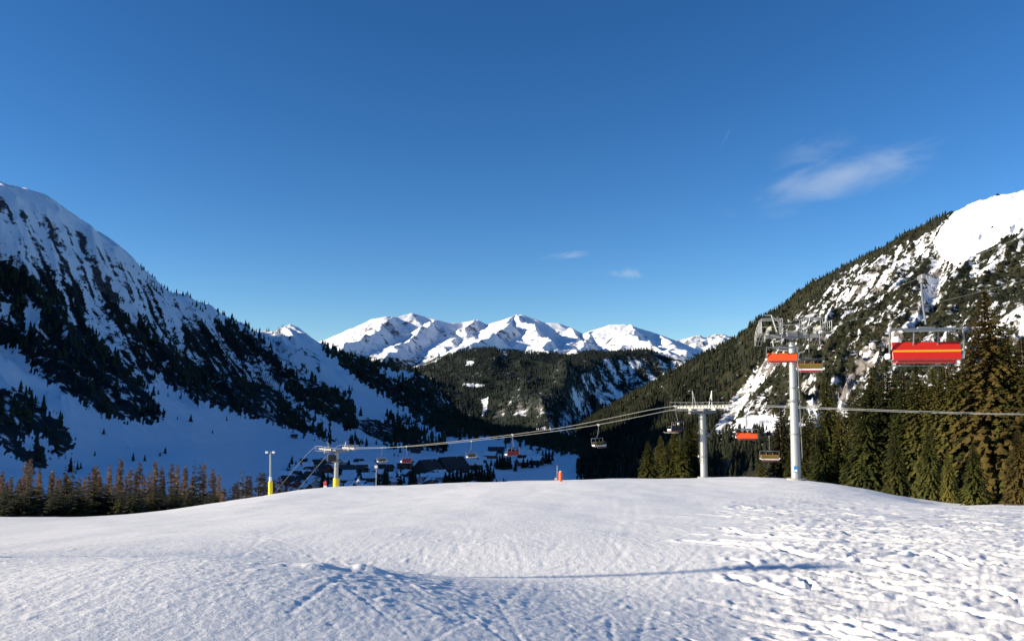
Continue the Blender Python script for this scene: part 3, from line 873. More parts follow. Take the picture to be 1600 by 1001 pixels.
# small rocky summit seen far off, right of the range
small = Loft([
    LN((1000, None, 7800, 250), (1200, None, 7800, 250)),
    LN((1000, None, 8500, 500), (1060, 532, 9000), (1072, 529, 9000), (1090, 524, 9000), (1100, 527, 9000), (1112, 524, 9000), (1125, 522.5, 9000), (1140, 526, 9000), (1160, 533, 9000), (1200, None, 9000, 500)),
    LN((1000, None, 10000, 200), (1200, None, 10000, 200))])
small.detail = lambda x, y: 30 * (ridged(x / 160, y / 300, 4, 111) - .8) * (0.35 + .65 * sstep(0, 300, np.abs(y - 9000)))
Xs, Ys = small.grid(np.linspace(.17, .32, 90), (40, 10))
Zs = small.height(Xs, Ys)
small_o = grid_mesh('distant_summit', Xs, Ys, Zs, mat_far, {'veg': np.full(Xs.shape, -.3), 'rock': .32 + .4 * fbm(Xs / 120, Ys / 300, 4, 112)}, label='small rocky snow dusted summit far behind the wooded slope')

# ground that carries everything out to the horizon, under all the slopes
Xg, Yg = np.meshgrid(np.linspace(-16000, 16000, 60), np.linspace(-6000, 22000, 60))
Zg = np.full(Xg.shape, -420.0) + 30 * fbm(Xg / 2500, Yg / 2500, 3, 120)
grid_mesh('ground', Xg, Yg, Zg, mat_far, {'veg': np.full(Xg.shape, .1), 'rock': np.zeros(Xg.shape)}, label='snow covered land far below the slopes')


# ================================================================== BUILDERS
class MB:
    """collects simple shapes, then links them as one mesh object"""
    def __init__(s): s.v = []; s.f = []

    def add(s, vs, fs):
        o = len(s.v); s.v += [tuple(v) for v in vs]; s.f += [tuple(i + o for i in f) for f in fs]; return s

    def box(s, c, size, rz=0.0, M=None, bev=0.0):
        hx, hy, hz = size[0] / 2, size[1] / 2, size[2] / 2
        b = min(bev, hx * .9, hy * .9, hz * .9)
        if b > 0:
            vs = []
            for z, k in ((-hz, b), (-hz + b, 0), (hz - b, 0), (hz, b)):
                x, y = hx - k, hy - k
                q = b if k == 0 else b * .5
                vs += [(x - q, -y, z), (x, -y + q, z), (x, y - q, z), (x - q, y, z), (-x + q, y, z), (-x, y - q, z), (-x, -y + q, z), (-x + q, -y, z)]
            fs = [tuple(range(7, -1, -1)), tuple(range(24, 32))]
            for r in range(3):
                for i in range(8): j = (i + 1) % 8; fs.append((r * 8 + i, r * 8 + j, r * 8 + 8 + j, r * 8 + 8 + i))
        else:
            vs = [(x * hx, y * hy, z * hz) for z in (-1, 1) for x, y in ((-1, -1), (1, -1), (1, 1), (-1, 1))]
            fs = [(3, 2, 1, 0), (4, 5, 6, 7), (0, 1, 5, 4), (1, 2, 6, 5), (2, 3, 7, 6), (3, 0, 4, 7)]
        c_, s_ = math.cos(rz), math.sin(rz)
        out = []
        for x, y, z in vs:
            p = Vector((x * c_ - y * s_, x * s_ + y * c_, z))
            if M: p = M @ p
            out.append(p + Vector(c))
        return s.add(out, fs)

    def tube(s, pts, rad, n=8, cap=True):
        pts = [Vector(p) for p in pts]
        rads = rad if isinstance(rad, (list, tuple)) else [rad] * len(pts)
        vs, fs = [], []
        up = None
        for i, p in enumerate(pts):
            d = (pts[min(i + 1, len(pts) - 1)] - pts[max(i - 1, 0)]).normalized()
            if up is None:
                up = Vector((0, 0, 1)) if abs(d.z) < .9 else Vector((1, 0, 0))
            a = d.cross(up).normalized(); up2 = a.cross(d).normalized(); up = up2
            for k in range(n):
                t = 2 * math.pi * k / n
                vs.append(p + (a * math.cos(t) + up2 * math.sin(t)) * rads[i])
        for i in range(len(pts) - 1):
            for k in range(n):
                k2 = (k + 1) % n
                fs.append((i * n + k, i * n + k2, (i + 1) * n + k2, (i + 1) * n + k))
        if cap: fs += [tuple(range(n)), tuple(range(len(pts) * n - 1, (len(pts) - 1) * n - 1, -1))]
        return s.add(vs, fs)

    def disc(s, c, axis, r, th, n=14):
        axis = Vector(axis).normalized() * th / 2; c = Vector(c)
        return s.tube([c - axis, c + axis], r, n)

    def build(s, name, mat, parent=None, smooth=False, loc=None, rz=0.0, tagd=None):
        me = bpy.data.meshes.new(name); me.from_pydata(s.v, [], s.f)
        bm = bmesh.new(); bm.from_mesh(me); bmesh.ops.recalc_face_normals(bm, faces=bm.faces); bm.to_mesh(me); bm.free()
        if smooth:
            me.polygons.foreach_set('use_smooth', [True] * len(me.polygons))
            try: me.set_sharp_from_angle(angle=R(35))
            except Exception: pass
        me.materials.append(mat)
        o = bpy.data.objects.new(name, me); COL.objects.link(o)
        if parent: o.parent = parent
        if loc is not None: o.location = loc
        o.rotation_euler.z = rz
        if tagd: tag(o, *tagd)
        return o


def tag(o, label, cat, group=None):
    o['label'] = label; o['category'] = cat
    if group: o['group'] = group
    return o


def thing(name, label, cat, loc=(0, 0, 0), rz=0.0, group=None):
    o = bpy.data.objects.new(name, None); COL.objects.link(o)
    o.location = loc; o.rotation_euler.z = rz
    return tag(o, label, cat, group)


def copy_tree(root, loc=None, rz=None, label=None, group=None):
    kids = {}
    for o in COL.objects:
        if o.parent: kids.setdefault(o.parent.name, []).append(o)

    def rec(o, par):
        c = o.copy(); COL.objects.link(c)
        if par: c.parent = par
        for k in kids.get(o.name, ()): rec(k, c)
        return c
    r = rec(root, None)
    if loc is not None: r.location = loc
    if rz is not None: r.rotation_euler.z = rz
    if label: r['label'] = label
    if group: r['group'] = group
    return r


M = {
    'galv': mat_plain('galvanised_steel', (0.36, 0.37, 0.365), .5, .35, .10, 3.0),
    'galv_dark': mat_plain('dull_steel', (0.22, 0.22, 0.22), .6, .35, .2, 4.0),
    'sheave': mat_plain('pale_sheaves', (0.50, 0.48, 0.38), .6, .1, .15, 6.0),
    'rubber': mat_plain('black_rubber', (0.025, 0.025, 0.028), .8),
    'pole_paint': mat_plain('pale_galvanised_pole', (0.38, 0.39, 0.38), .45, .3, .08, 3.0),
    'chair_steel': mat_plain('grey_chair_steel', (0.17, 0.18, 0.19), .5, .3, .15, 4.0),
    'shaded_red': mat_plain('shaded_red_panel', (0.26, 0.014, 0.010), .5, 0, .1, 3.0),  # the red panel again, with the shade on its back put into the colour
    'rope': mat_plain('wire_rope', (0.34, 0.34, 0.32), .45, .5, .25, 2.0),
    'pad': mat_plain('yellow_pad', (0.80, 0.60, 0.01), .55, 0, .08, 3.0),
    'concrete': mat_plain('concrete', (0.33, 0.32, 0.29), .9, 0, .2, 5.0),
    'red': mat_plain('red_panel', (0.50, 0.016, 0.007), .4, 0, .06, 3.0),
    'orange': mat_plain('orange_panel', (0.72, 0.085, 0.012), .42, 0, .06, 3.0),
    'stripe': mat_plain('yellow_stripe', (0.78, 0.30, 0.015), .4, 0, .04),
    'white': mat_plain('white_paint', (0.80, 0.79, 0.76), .45, 0, .05),
    'cushion': mat_plain('mustard_cushion', (0.20, 0.15, 0.02), .8, 0, .2, 6.0),
    'bubble': mat_plain('grey_canopy', (0.11, 0.13, 0.15), .45, 0, .15, 2.0),
    'blue': mat_plain('blue_sign', (0.02, 0.22, 0.55), .5),
    'fluor': mat_plain('orange_net', (0.92, 0.17, 0.01), .6),
    'trunk': mat_plain('spruce_bark', (0.16, 0.12, 0.085), .9, 0, .3, 5.0, .5),
    'spruce': mat_foliage('spruce_needles', ((0.015, 0.019, 0.004), (0.047, 0.047, 0.011), (0.10, 0.086, 0.021)), 1.3, trans=.12),
    'spruce_brown': mat_foliage('browned_spruce_needles', ((0.016, 0.014, 0.005), (0.046, 0.036, 0.010), (0.100, 0.070, 0.018)), 1.3, trans=.12),
    'spruce_olive': mat_foliage('olive_spruce_needles', ((0.018, 0.024, 0.005), (0.060, 0.062, 0.013), (0.12, 0.105, 0.022)), 1.0, trans=.12),
    'spruce_dark': mat_foliage('dark_spruce_needles', ((0.008, 0.012, 0.006), (0.022, 0.028, 0.012), (0.05, 0.052, 0.018)), .25),
    'larch': mat_foliage('larch_twigs', ((0.10, 0.068, 0.040), (0.18, 0.118, 0.062), (0.28, 0.185, 0.090)), .2, trans=.15),
    'twigs': mat_foliage('bare_twigs', ((0.03, 0.022, 0.02), (0.055, 0.042, 0.036), (0.08, 0.06, 0.05)), .2),
    'forest': mat_foliage('far_conifers', ((0.010, 0.013, 0.008), (0.020, 0.025, 0.013), (0.038, 0.044, 0.018)), .02),
    'forest_sun': mat_foliage('conifers_on_the_right_slope', ((0.007, 0.010, 0.005), (0.016, 0.020, 0.009), (0.034, 0.036, 0.014)), .012),
    'forest_mid': mat_foliage('conifers_of_the_wooded_mountain', ((0.005, 0.010, 0.009), (0.011, 0.016, 0.013), (0.022, 0.028, 0.018)), .008),  # bluish tint puts the haze of distance into the needle colour
    'wood_dark': mat_plain('dark_timber', (0.05, 0.032, 0.022), .85, 0, .3, 3.0),
    'wood_red': mat_plain('red_brown_timber', (0.20, 0.05, 0.025), .85, 0, .25, 3.0),
    'plaster': mat_plain('pale_plaster', (0.50, 0.48, 0.45), .9, 0, .1, 2.0),
    'roof': mat_plain('dark_shingle_roof', (0.045, 0.038, 0.036), .85, 0, .3, 2.0),
    'roof_snow': mat_plain('snow_on_roof', (0.84, 0.86, 0.90), .7, 0, .04, 1.0),
    'glass': mat_plain('window_glass', (0.03, 0.035, 0.045), .15),
}

# ================================================================== TREES
def jag_cone_template(seed, tiers=5, sides=6, rmax=.19, z0=.06):
    """unit-height conifer: tiers of ragged skirts round a stem"""
    rg = np.random.default_rng(seed); V = []; T = []
    for t in range(tiers):
        f = t / tiers
        zb = z0 + (1 - z0) * f * .93; zt = min(1.0, zb + (1.55 / tiers) * (1 - .15 * f)); zt = 1.0 if t == tiers - 1 else zt
        rad = rmax * (1 - f) ** .85 + .018
        a0 = rg.uniform(0, 6.28); o = len(V)
        V.append((rg.uniform(-.01, .01), rg.uniform(-.01, .01), zt))
        for k in range(sides):
            a = a0 + 6.283 * k / sides + rg.uniform(-.2, .2); r = rad * rg.uniform(.62, 1.25)
            V.append((r * math.cos(a), r * math.sin(a), zb + rg.uniform(-.03, .035)))
        for k in range(sides): T.append((o, o + 1 + k, o + 1 + (k + 1) % sides))
    return np.array(V, np.float32), np.array(T, np.int64)


def scatter(X, Y, prob, n, seed):
    """n random ground positions, chosen cell by cell in proportion to area times prob"""
    rg = np.random.default_rng(seed)
    ax = X[:-1, 1:] - X[:-1, :-1]; ay = Y[1:, :-1] - Y[:-1, :-1]
    w = np.abs(ax * ay) * prob[:-1, :-1]
    w = np.clip(w, 0, None).ravel(); c = np.cumsum(w)
    if c[-1] <= 0: return np.zeros(0), np.zeros(0)
    k = np.searchsorted(c, rg.uniform(0, c[-1], n)); k = np.clip(k, 0, len(w) - 1)
    nc = X.shape[1] - 1; i, j = k // nc, k % nc
    s = rg.uniform(0, 1, n); t = rg.uniform(0, 1, n)
    x = (X[i, j] * (1 - s) + X[i, j + 1] * s) * (1 - t) + (X[i + 1, j] * (1 - s) + X[i + 1, j + 1] * s) * t
    y = (Y[i, j] * (1 - s) + Y[i, j + 1] * s) * (1 - t) + (Y[i + 1, j] * (1 - s) + Y[i + 1, j + 1] * s) * t
    return x, y


def forest(name, x, y, z, h, wid, mat, label, cat, templates, seed=0, sink=.02):
    rg = np.random.default_rng(seed); VV = []; TT = []; o = 0
    which = rg.integers(0, len(templates), len(x))
    for t, (V, T) in enumerate(templates):
        m = which == t; n = int(m.sum())
        if not n: continue
        a = rg.uniform(0, 6.283, n); ca, sa = np.cos(a), np.sin(a); hh = h[m]; ww = hh * wid * rg.uniform(.75, 1.3, n)
        vx = (V[None, :, 0] * ca[:, None] - V[None, :, 1] * sa[:, None]) * ww[:, None] + x[m][:, None]
        vy = (V[None, :, 0] * sa[:, None] + V[None, :, 1] * ca[:, None]) * ww[:, None] + y[m][:, None]
        vz = V[None, :, 2] * hh[:, None] + z[m][:, None] - (sink * hh)[:, None]
        VV.append(np.stack([vx, vy, vz], -1).reshape(-1, 3))
        TT.append((T[None] + (np.arange(n) * len(V))[:, None, None]).reshape(-1, 3) + o); o += n * len(V)
    me = raw_mesh(name, np.concatenate(VV), np.concatenate(TT)); me.materials.append(mat)
    ob = bpy.data.objects.new(name, me); COL.objects.link(ob); ob['kind'] = 'stuff'; ob['label'] = label; ob['category'] = cat
    return ob


FAR_T = [jag_cone_template(s, 3, 5, .20) for s in range(4)]
TINY_T = [jag_cone_template(10 + s, 2, 4, .22, 0) for s in range(4)]
BUSH_T = [jag_cone_template(20 + s, 1, 5, .75, 0) for s in range(4)]


def rand_h(n, lo, hi, seed): return np.random.default_rng(seed).uniform(0, 1, n) ** 1.2 * (hi - lo) + lo


def single_tree_meshes(prefix, mat, seeds, tiers, sides, rmax):
    out = []
    for s in seeds:
        V, T = jag_cone_template(s, tiers, sides, rmax)
        me = raw_mesh(prefix, V, T); me.materials.append(mat); out.append(me)
    return out


FORE_M = single_tree_meshes('spruce_tree', M['forest'], range(40, 46), 8, 7, .17)


def lone_tree(me, x, y, z, h, label, group, name='spruce_tree', cat='tree', w=1.0):
    o = bpy.data.objects.new(name, me); COL.objects.link(o)
    o.location = (x, y, z - .02 * h); s = h * w * RND.uniform(.85, 1.2); o.scale = (s, s, h); o.rotation_euler.z = RND.uniform(0, 6.28)
    return tag(o, label, cat, group)


# --- forest of the left mountain: the trees that show largest stand as objects, the rest as one mass
keep = fm & (Yl > 300)
fx, fy = scatter(Xl, Yl, keep * np.clip(fdens - .12, 0, 1) ** 1.5, 14000, 5)
fz = left.height(fx, fy)
px_, row_ = proj(fx, fy, fz)
hgt = rand_h(len(fx), 9, 19, 6)
# thinly scattered trees on the brushy belt and by the runs
thin = ((belt > .3) & (ROWl < 660)).astype(float) * .10 + (poly_dist(PXl, ROWl, [(215, 430), (300, 470), (400, 512), (440, 525)]) < 14) * .5 + patch * .4
tx, ty = scatter(Xl, Yl, thin, 900, 8)
tz = left.height(tx, ty); th = rand_h(len(tx), 5, 12, 9)
app = hgt / fy
vis = (px_ > 0) & (px_ < 1000) & (row_ < 745) & (row_ > 300)
edge_m = ~fmask(px_, row_ + 14, FOREST_L, CLEAR_L)          # trees along the lower rims, seen whole
score = app * vis * (1 + 1.5 * edge_m)
big = np.argsort(-score)[:70]
rest = np.ones(len(fx), bool); rest[big] = False
for k in big:
    lone_tree(FORE_M[k % 6], fx[k], fy[k], fz[k], hgt[k] * 1.1, 'dark spruce at the rim of the shaded forest on the left slope', 'spruces along the rim of the left forest')
forest('forest', np.r_[fx[rest], tx], np.r_[fy[rest], ty], np.r_[fz[rest], tz], np.r_[hgt[rest], th], 1.0, M['forest'],
       'dark conifer forest in patches on the shaded left mountain', 'forest', FAR_T, 3)

lx_, ly_ = scatter(Xl, Yl, np.clip(veg, 0, 1) * (~fm) * (Yl > 600), 6000, 31)
forest('slope_brush', lx_, ly_, left.height(lx_, ly_), rand_h(len(lx_), 1.2, 3.6, 32), 1.0, M['forest'], 'dark low brush scattered over the shaded left mountain', 'brush', BUSH_T, 33)

# --- right mountain
shade_r = (PXr < 1175)
n_d = 13500
dx_, dy_ = scatter(Xr, Yr, (dense_r & (Yr > 350)).astype(float), n_d, 12)
sx_, sy_ = scatter(Xr, Yr, np.clip(vr - .25, 0, 1) * (~dense_r) * (Yr > 420) * (ROWr > 420), 3200, 13)
dx_ = np.r_[dx_, sx_]; dy_ = np.r_[dy_, sy_]
dz_ = right.height(dx_, dy_)
_, rr_ = proj(dx_, dy_, dz_)
hh_ = (.50 + .5 * sstep(400, 560, rr_)) * np.r_[rand_h(n_d, 8, 19, 14), rand_h(len(sx_), 3, 9, 15)]
forest('forest_on_right_mountain', dx_, dy_, dz_, hh_, .95, M['forest_sun'], 'conifer forest covering the left flank of the sunlit right mountain', 'forest', FAR_T, 16)
bx_, by_ = scatter(Xr, Yr, (np.clip(vr, 0, 1) ** 1.5) * (~dense_r) * (Yr > 420) * (PXr < 1700), 30000, 17)
bz_ = right.height(bx_, by_)
forest('dwarf_pines', bx_, by_, bz_, rand_h(len(bx_), 1.2, 4.2, 18), 1.0, M['forest_sun'], 'low dark mountain pine brush on the sunlit right mountain', 'brush', BUSH_T, 19)

# --- wooded mountain behind
mx_, my_ = scatter(Xm, Ym, (vm > .5).astype(float) * np.clip(vm, 0, 1) * (ROWm < 690), 21000, 22)
mz_ = mid.height(mx_, my_)
forest('forest_on_wooded_mountain', mx_, my_, mz_, rand_h(len(mx_), 10, 22, 23), 1.15, M['forest_mid'], 'dense conifer forest on the mountain closing the valley', 'forest', TINY_T, 24)


# --- spruces and larches that stand near
def branchy(seed, h, rmax, n_lev, per, seg, kind):
    """crown of a near conifer: whorls of drooping branches, each hung with narrow twig faces"""
    rg = np.random.default_rng(seed); V = []; T = []
    for l in range(n_lev):
        f = (l + rg.uniform(0, .9)) / n_lev
        z0_ = h * (.05 + .95 * f) if kind != 'larch' else h * (.10 + .90 * f)
        prof = (1 - f) ** .78 * (.55 + .45 * min(1, (f + .03) / .16)) if kind != 'larch' else (1 - f) ** .62 * min(1, .5 + f * 2.2) * (.75 + .25 * math.sin(f * 17 + seed))
        nb = max(3, int(per * (.55 + .45 * (1 - f))))
        a0 = rg.uniform(0, 6.28)
        for b in range(nb):
            a = a0 + 6.283 * b / nb + rg.uniform(-.3, .3)
            Lb = rmax * prof * rg.choice([rg.uniform(.55, 1.0), rg.uniform(.85, 1.22)]) + .15
            if rg.uniform() < (.10 if kind != 'larch' else .38): continue
            dx, dy = math.cos(a), math.sin(a); qx, qy = -dy, dx
            z = z0_ + rg.uniform(-.9, .9) * h / n_lev
            rise = (.25 + .5 * f) if kind == 'spruce' else .55
            droop = (.75 - .45 * f) if kind == 'spruce' else .25
            pts = []
            for s in range(seg + 1):
                t = s / seg; rr = Lb * t
                pts.append((dx * rr, dy * rr, z + Lb * (rise * t * .6 - droop * t * t)))
            for s in range(seg):
                p, q = pts[s], pts[s + 1]; t = (s + .5) / seg
                wd = (.24 + .20 * (1 - t)) * (Lb / seg + .15) * (1.0 if n_lev > 60 else 1.6) * rg.uniform(.9, 1.6) if kind == 'spruce' else .10
                hang = (.15 + .55 * rg.uniform()) * (Lb / seg + .22) if kind == 'spruce' else .12
                o = len(V)
                mxp = [(p[i] + q[i]) / 2 for i in range(3)]
                if kind == 'spruce':
                    V += [p, q, (mxp[0] + qx * wd, mxp[1] + qy * wd, mxp[2] - hang * .45), (mxp[0] - qx * wd, mxp[1] - qy * wd, mxp[2] - hang * .45),
                          (q[0] + qx * wd * .8, q[1] + qy * wd * .8, q[2] - hang * .25), (q[0] - qx * wd * .8, q[1] - qy * wd * .8, q[2] - hang * .25), (mxp[0] + dx * .1, mxp[1] + dy * .1, mxp[2] - hang)]
                    T += [(o, o + 1, o + 2), (o, o + 3, o + 1), (o + 1, o + 4, o + 2), (o + 1, o + 3, o + 5), (o, o + 6, o + 1)]
                else:
                    tw = rg.uniform(.25, .6)
                    for sg in (-1, 1):
                        o = len(V); u_t = rg.uniform(.3, 1.0)
                        V += [p, (p[0] + dx * .05, p[1] + dy * .05, p[2] + .05), (mxp[0] + qx * tw * sg, mxp[1] + qy * tw * sg, mxp[2] + u_t * .35 - .12)]
                        T += [(o, o + 1, o + 2)]
                    o = len(V); V += [p, q, (p[0], p[1], p[2] - .055)]; T += [(o, o + 1, o + 2)]
                    o = len(V); V += [p, q, (mxp[0], mxp[1], mxp[2] - rg.uniform(.2, .5))]; T += [(o, o + 1, o + 2)]
    return raw_mesh('crown', np.array(V, np.float32), np.array(T, np.int64))


def trunk_mesh(h, r, lean=0.0):
    mb = MB(); n = 6; pts = []; rad = []
    for i in range(n + 1):
        t = i / n; pts.append((lean * t * t + .05 * math.sin(t * 5), .04 * math.cos(t * 4), h * t * .985)); rad.append(r * (1 - t) ** .8 + .015 + (r * .35 if i == 0 else 0))
    mb.tube(pts, rad, 8)
    me = bpy.data.meshes.new('trunk'); me.from_pydata([tuple(v) for v in mb.v], [], mb.f); me.materials.append(M['trunk']); return me


def with_mat(me, mat):
    me.materials.clear(); me.materials.append(mat); return me


def variant(me, mat):
    m2 = me.copy(); m2.materials.clear(); m2.materials.append(mat); return m2


UNIT = 20.0
SPR = [branchy(200 + i, UNIT, 4.0 + .4 * (i % 2), 110, 13, 5, 'spruce') for i in range(4)]
SPR_SM = [branchy(230 + i, UNIT, 4.2, 34, 8, 3, 'spruce') for i in range(3)]
LAR = [branchy(260 + i, UNIT, 3.3, 64, 10, 5, 'larch') for i in range(4)]
SPR_O = [(m, M['spruce_olive']) for m in SPR]; SPR_G = [(m, M['spruce']) for m in SPR]; SPR_B = [(m, M['spruce_brown']) for m in SPR]
SPR_D = [(m, M['spruce_dark']) for m in SPR_SM]; SPR_SG = [(m, M['spruce']) for m in SPR_SM]
LAR_M = [(m, M['larch']) for m in LAR]; TWIG_M = [(m, M['twigs']) for m in LAR]
for m in SPR + SPR_SM + LAR: m.materials.append(M['spruce'])
TRUNKS = [trunk_mesh(UNIT, .27, .1), trunk_mesh(UNIT, .22, -.15)]


def near_tree(kind, crowns, px, top, y, label, group=None, layer=None, idx=0, width=1.0, cat='tree', name=None):
    a, e = aE(px, top)
    x = a * y; layer = layer or piste
    g = float(layer.height(np.array([x, x]), np.array([y, y]))[0]) - .15
    h = e * y - g
    o = thing(name or kind + '_tree', label, cat, (x, y, g), RND.uniform(0, 6.28), group)
    s = h / UNIT
    cm_, cmat = crowns[idx % len(crowns)]
    for nm, me in (('trunk', TRUNKS[idx % 2]), ('crown', cm_)):
        c = bpy.data.objects.new(nm, me); COL.objects.link(c); c.parent = o
        if nm == 'crown': c.material_slots[0].link = 'OBJECT'; c.material_slots[0].material = cmat
        k = s * width if nm == 'crown' else s
        c.scale = (k, k, s)
    return o


def crest_y(px):
    a, e = aE(px, 770)
    return float(np.interp(a, [c[0] for c in CR], [c[1] for c in CR]))


# right-hand wood: px, top row, metres behind the crest, brown?, width, words
RT = [
    (1190, 706, 60, 0, .8, 'small green spruce just left of the tall white lift tower'),
    (1219, 632, 52, 1, .75, 'slim browned spruce standing directly behind the tall white lift tower'),
    (1234, 700, 40, 0, .8, 'low dark spruce partly hidden by the tall lift tower'),
    (1258, 648, 45, 0, .8, 'narrow spruce just right of the tall lift tower'),
    (1290, 588, 48, 0, .82, 'pointed green spruce rising above its neighbours right of the tall tower'),
    (1274, 672, 26, 0, .8, 'low spruce filling the gap right of the tall tower'),
    (1312, 640, 34, 0, .8, 'shorter spruce between two pointed ones right of the tower'),
    (1340, 604, 30, 0, .85, 'spruce with a tall bare lower trunk at the snow edge'),
    (1362, 572, 34, 0, .9, 'dark spruce with a notched top left of the red chair'),
    (1386, 562, 28, 0, .85, 'broad green spruce below the left end of the big red chair'),
    (1410, 580, 24, 0, .9, 'full green spruce under the left half of the big red chair'),
    (1432, 566, 26, 1, .85, 'browned spruce under the middle of the big red chair'),
    (1458, 574, 22, 0, .9, 'dark green spruce under the right half of the big red chair'),
    (1478, 552, 24, 0, .85, 'green spruce rising beside the right end of the big red chair'),
    (1500, 590, 18, 0, .8, 'lower spruce tucked against the tallest spruce'),
    (1538, 452, 17, 1, .98, 'tallest spruce of all, browned, with a ragged open top'),
    (1572, 508, 24, 0, .9, 'tall green spruce right of the tallest browned spruce'),
    (1598, 524, 18, 1, .9, 'browned spruce at the right edge of the picture'),
    (1632, 478, 22, 0, .95, 'tall spruce cut by the right edge of the picture'),
    (1560, 640, 12, 0, .9, 'low bushy spruce at the snow edge below the tallest one'),
    (1520, 690, 8, 0, 1.1, 'small bushy spruce at the snow edge left of the tallest one'),
    (1590, 668, 9, 1, 1.0, 'small browned spruce at the snow edge by the right picture edge'),
    (1450, 660, 14, 0, .85, 'short spruce in front of the wood under the big red chair'),
    (1398, 672, 16, 1, .85, 'short browned spruce at the edge left of the red chair'),
    (1324, 690, 22, 0, .85, 'short spruce close behind the snow edge right of the tower'),
    (1660, 520, 14, 0, .9, 'spruce just outside the right edge whose boughs reach in'),
    (1480, 700, 11, 0, .8, 'little spruce at the snow edge beside the shadowed snow'),
    (1372, 640, 40, 1, .8, 'browned spruce showing between the two notched tops'),
    (1303, 620, 56, 1, .7, 'thin browned spruce behind the pointed green one'),
    (1012, 688, 26, 0, .85, 'leftmost small green spruce left of the short lift tower'),
    (1032, 680, 30, 0, .8, 'second small green spruce left of the short lift tower'),
    (1054, 668, 24, 1, .8, 'browned spruce under the chair with riders'),
    (1076, 652, 28, 1, .85, 'taller browned spruce against the left of the short tower'),
    (1090, 664, 34, 0, .8, 'spruce half hidden behind the short lift tower pole'),
    (1044, 690, 20, 0, 1.0, 'low green spruce filling the gap left of the short tower'),
    (1066, 686, 20, 0, 1.0, 'low green spruce close in front of the taller browned one by the short tower'),
    (1250, 690, 30, 0, 1.0, 'dark low spruce against the right side of the tall tower pole'),
    (1268, 640, 60, 0, .9, 'spruce standing farther back right of the tall tower'),
    (1284, 660, 24, 1, 1.0, 'browned low spruce in the front row right of the tall tower'),
    (1326, 622, 44, 0, 1.0, 'spruce in the second row beside the bare trunked one'),
    (1350, 610, 22, 0, 1.0, 'green spruce in the front row right of the bare trunked one'),
    (1376, 596, 42, 0, 1.0, 'second row spruce below the left end of the red chair'),
    (1398, 590, 38, 0, 1.0, 'second row spruce below the red stripe of the near chair'),
    (1422, 600, 36, 0, 1.0, 'second row spruce under the centre of the near red chair'),
    (1446, 604, 30, 0, 1.0, 'second row spruce between the two browned ones under the near chair'),
    (1470, 600, 32, 0, 1.0, 'second row spruce under the right end of the near red chair'),
    (1492, 560, 34, 0, 1.0, 'second row spruce just left of the tallest browned one'),
    (1516, 540, 34, 0, 1.0, 'dark spruce touching the left side of the tallest browned one'),
    (1556, 560, 30, 0, 1.0, 'dark spruce touching the right side of the tallest browned one'),
    (1584, 560, 32, 0, 1.0, 'dark spruce behind the right edge group'),
    (1612, 560, 30, 0, 1.0, 'dark spruce at the picture edge behind the cut one'),
]
for i, (px, top, dy, br, wd, lab) in enumerate(RT):
    yy = crest_y(px) + dy
    if px > 1395 and top < 655: yy = max(yy, 97 - (px - 1440) * .05)
    near_tree('spruce', SPR_O if px < 1100 else (SPR_B if br and px > 1500 or px == 1219 else (SPR_O if i % 2 == 0 else SPR_G)), px, top, yy, lab, 'spruces behind the snow edge on the right', idx=i, width=wd * (1.35 if px < 1100 else 1.12))

# larches with dark spruces under them on the left
LT = [(4, 736), (14, 748), (40, 722), (47, 716), (60, 735), (83, 732), (92, 740), (112, 748), (132, 748), (146, 722), (152, 728), (158, 738), (170, 724), (190, 720), (206, 735), (218, 722), (232, 732),
      (246, 724), (256, 727), (270, 720), (280, 726), (288, 730), (322, 722), (332, 730), (340, 738), (104, 742), (28, 752)]
_ord = sorted(range(len(LT)), key=lambda i: LT[i][0])
_nm = ['first', 'second', 'third', 'fourth', 'fifth', 'sixth', 'seventh', 'eighth', 'ninth', 'tenth', 'eleventh', 'twelfth', 'thirteenth', 'fourteenth', 'fifteenth', 'sixteenth', 'seventeenth', 'eighteenth', 'nineteenth', 'twentieth',
       'twenty-first', 'twenty-second', 'twenty-third', 'twenty-fourth', 'twenty-fifth', 'twenty-sixth', 'twenty-seventh']
LLAB = {i: 'leafless russet larch, %s of the tall ones counted from the left picture edge' % _nm[k] for k, i in enumerate(_ord)}
LT += [(px + 3, 742 + (px * 7) % 15) for px in range(0, 345, 15)]
for i, (px, top) in enumerate(LT):
    near_tree('larch', LAR_M, px + RND.uniform(-3, 3), top + RND.uniform(-4, 7), crest_y(px) + 38 + (i * 7) % 19, LLAB[i] if i < 27 else 'lower russet larch filling the gaps between the tall larches', 'russet larches beyond the left snow edge', idx=i, width=.85)
near_tree('spruce', SPR_D, 305, 720, crest_y(305) + 34, 'tall dark green spruce with a forked top among the russet larches', idx=1, width=.75)
near_tree('spruce', SPR_D, 313, 722, crest_y(313) + 38, 'second dark spruce touching the forked one among the larches', idx=2, width=.7)
near_tree('spruce', SPR_D, 103, 726, crest_y(103) + 42, 'dark pointed spruce between larches near the far left', idx=0, width=.7)
near_tree('spruce', SPR_D, 116, 722, crest_y(116) + 46, 'thin dark spruce right of the pointed one near the far left', idx=1, width=.6)
near_tree('spruce', SPR_D, 378, 728, crest_y(378) + 60, 'lone narrow spruce spire above the dark thicket', idx=2, width=.45)
k = 0
for px in range(-14, 345, 6):
    top = 762 + RND.uniform(-12, 10) + (6 if px > 240 else 0)
    near_tree('spruce', SPR_SG if k % 3 == 0 else SPR_D, px + RND.uniform(-4, 4), top, crest_y(px) + 15 + RND.uniform(0, 14), 'low dark spruce in the thicket at the feet of the larches', 'dark undergrowth spruces below the larches', idx=k, width=1.9); k += 1
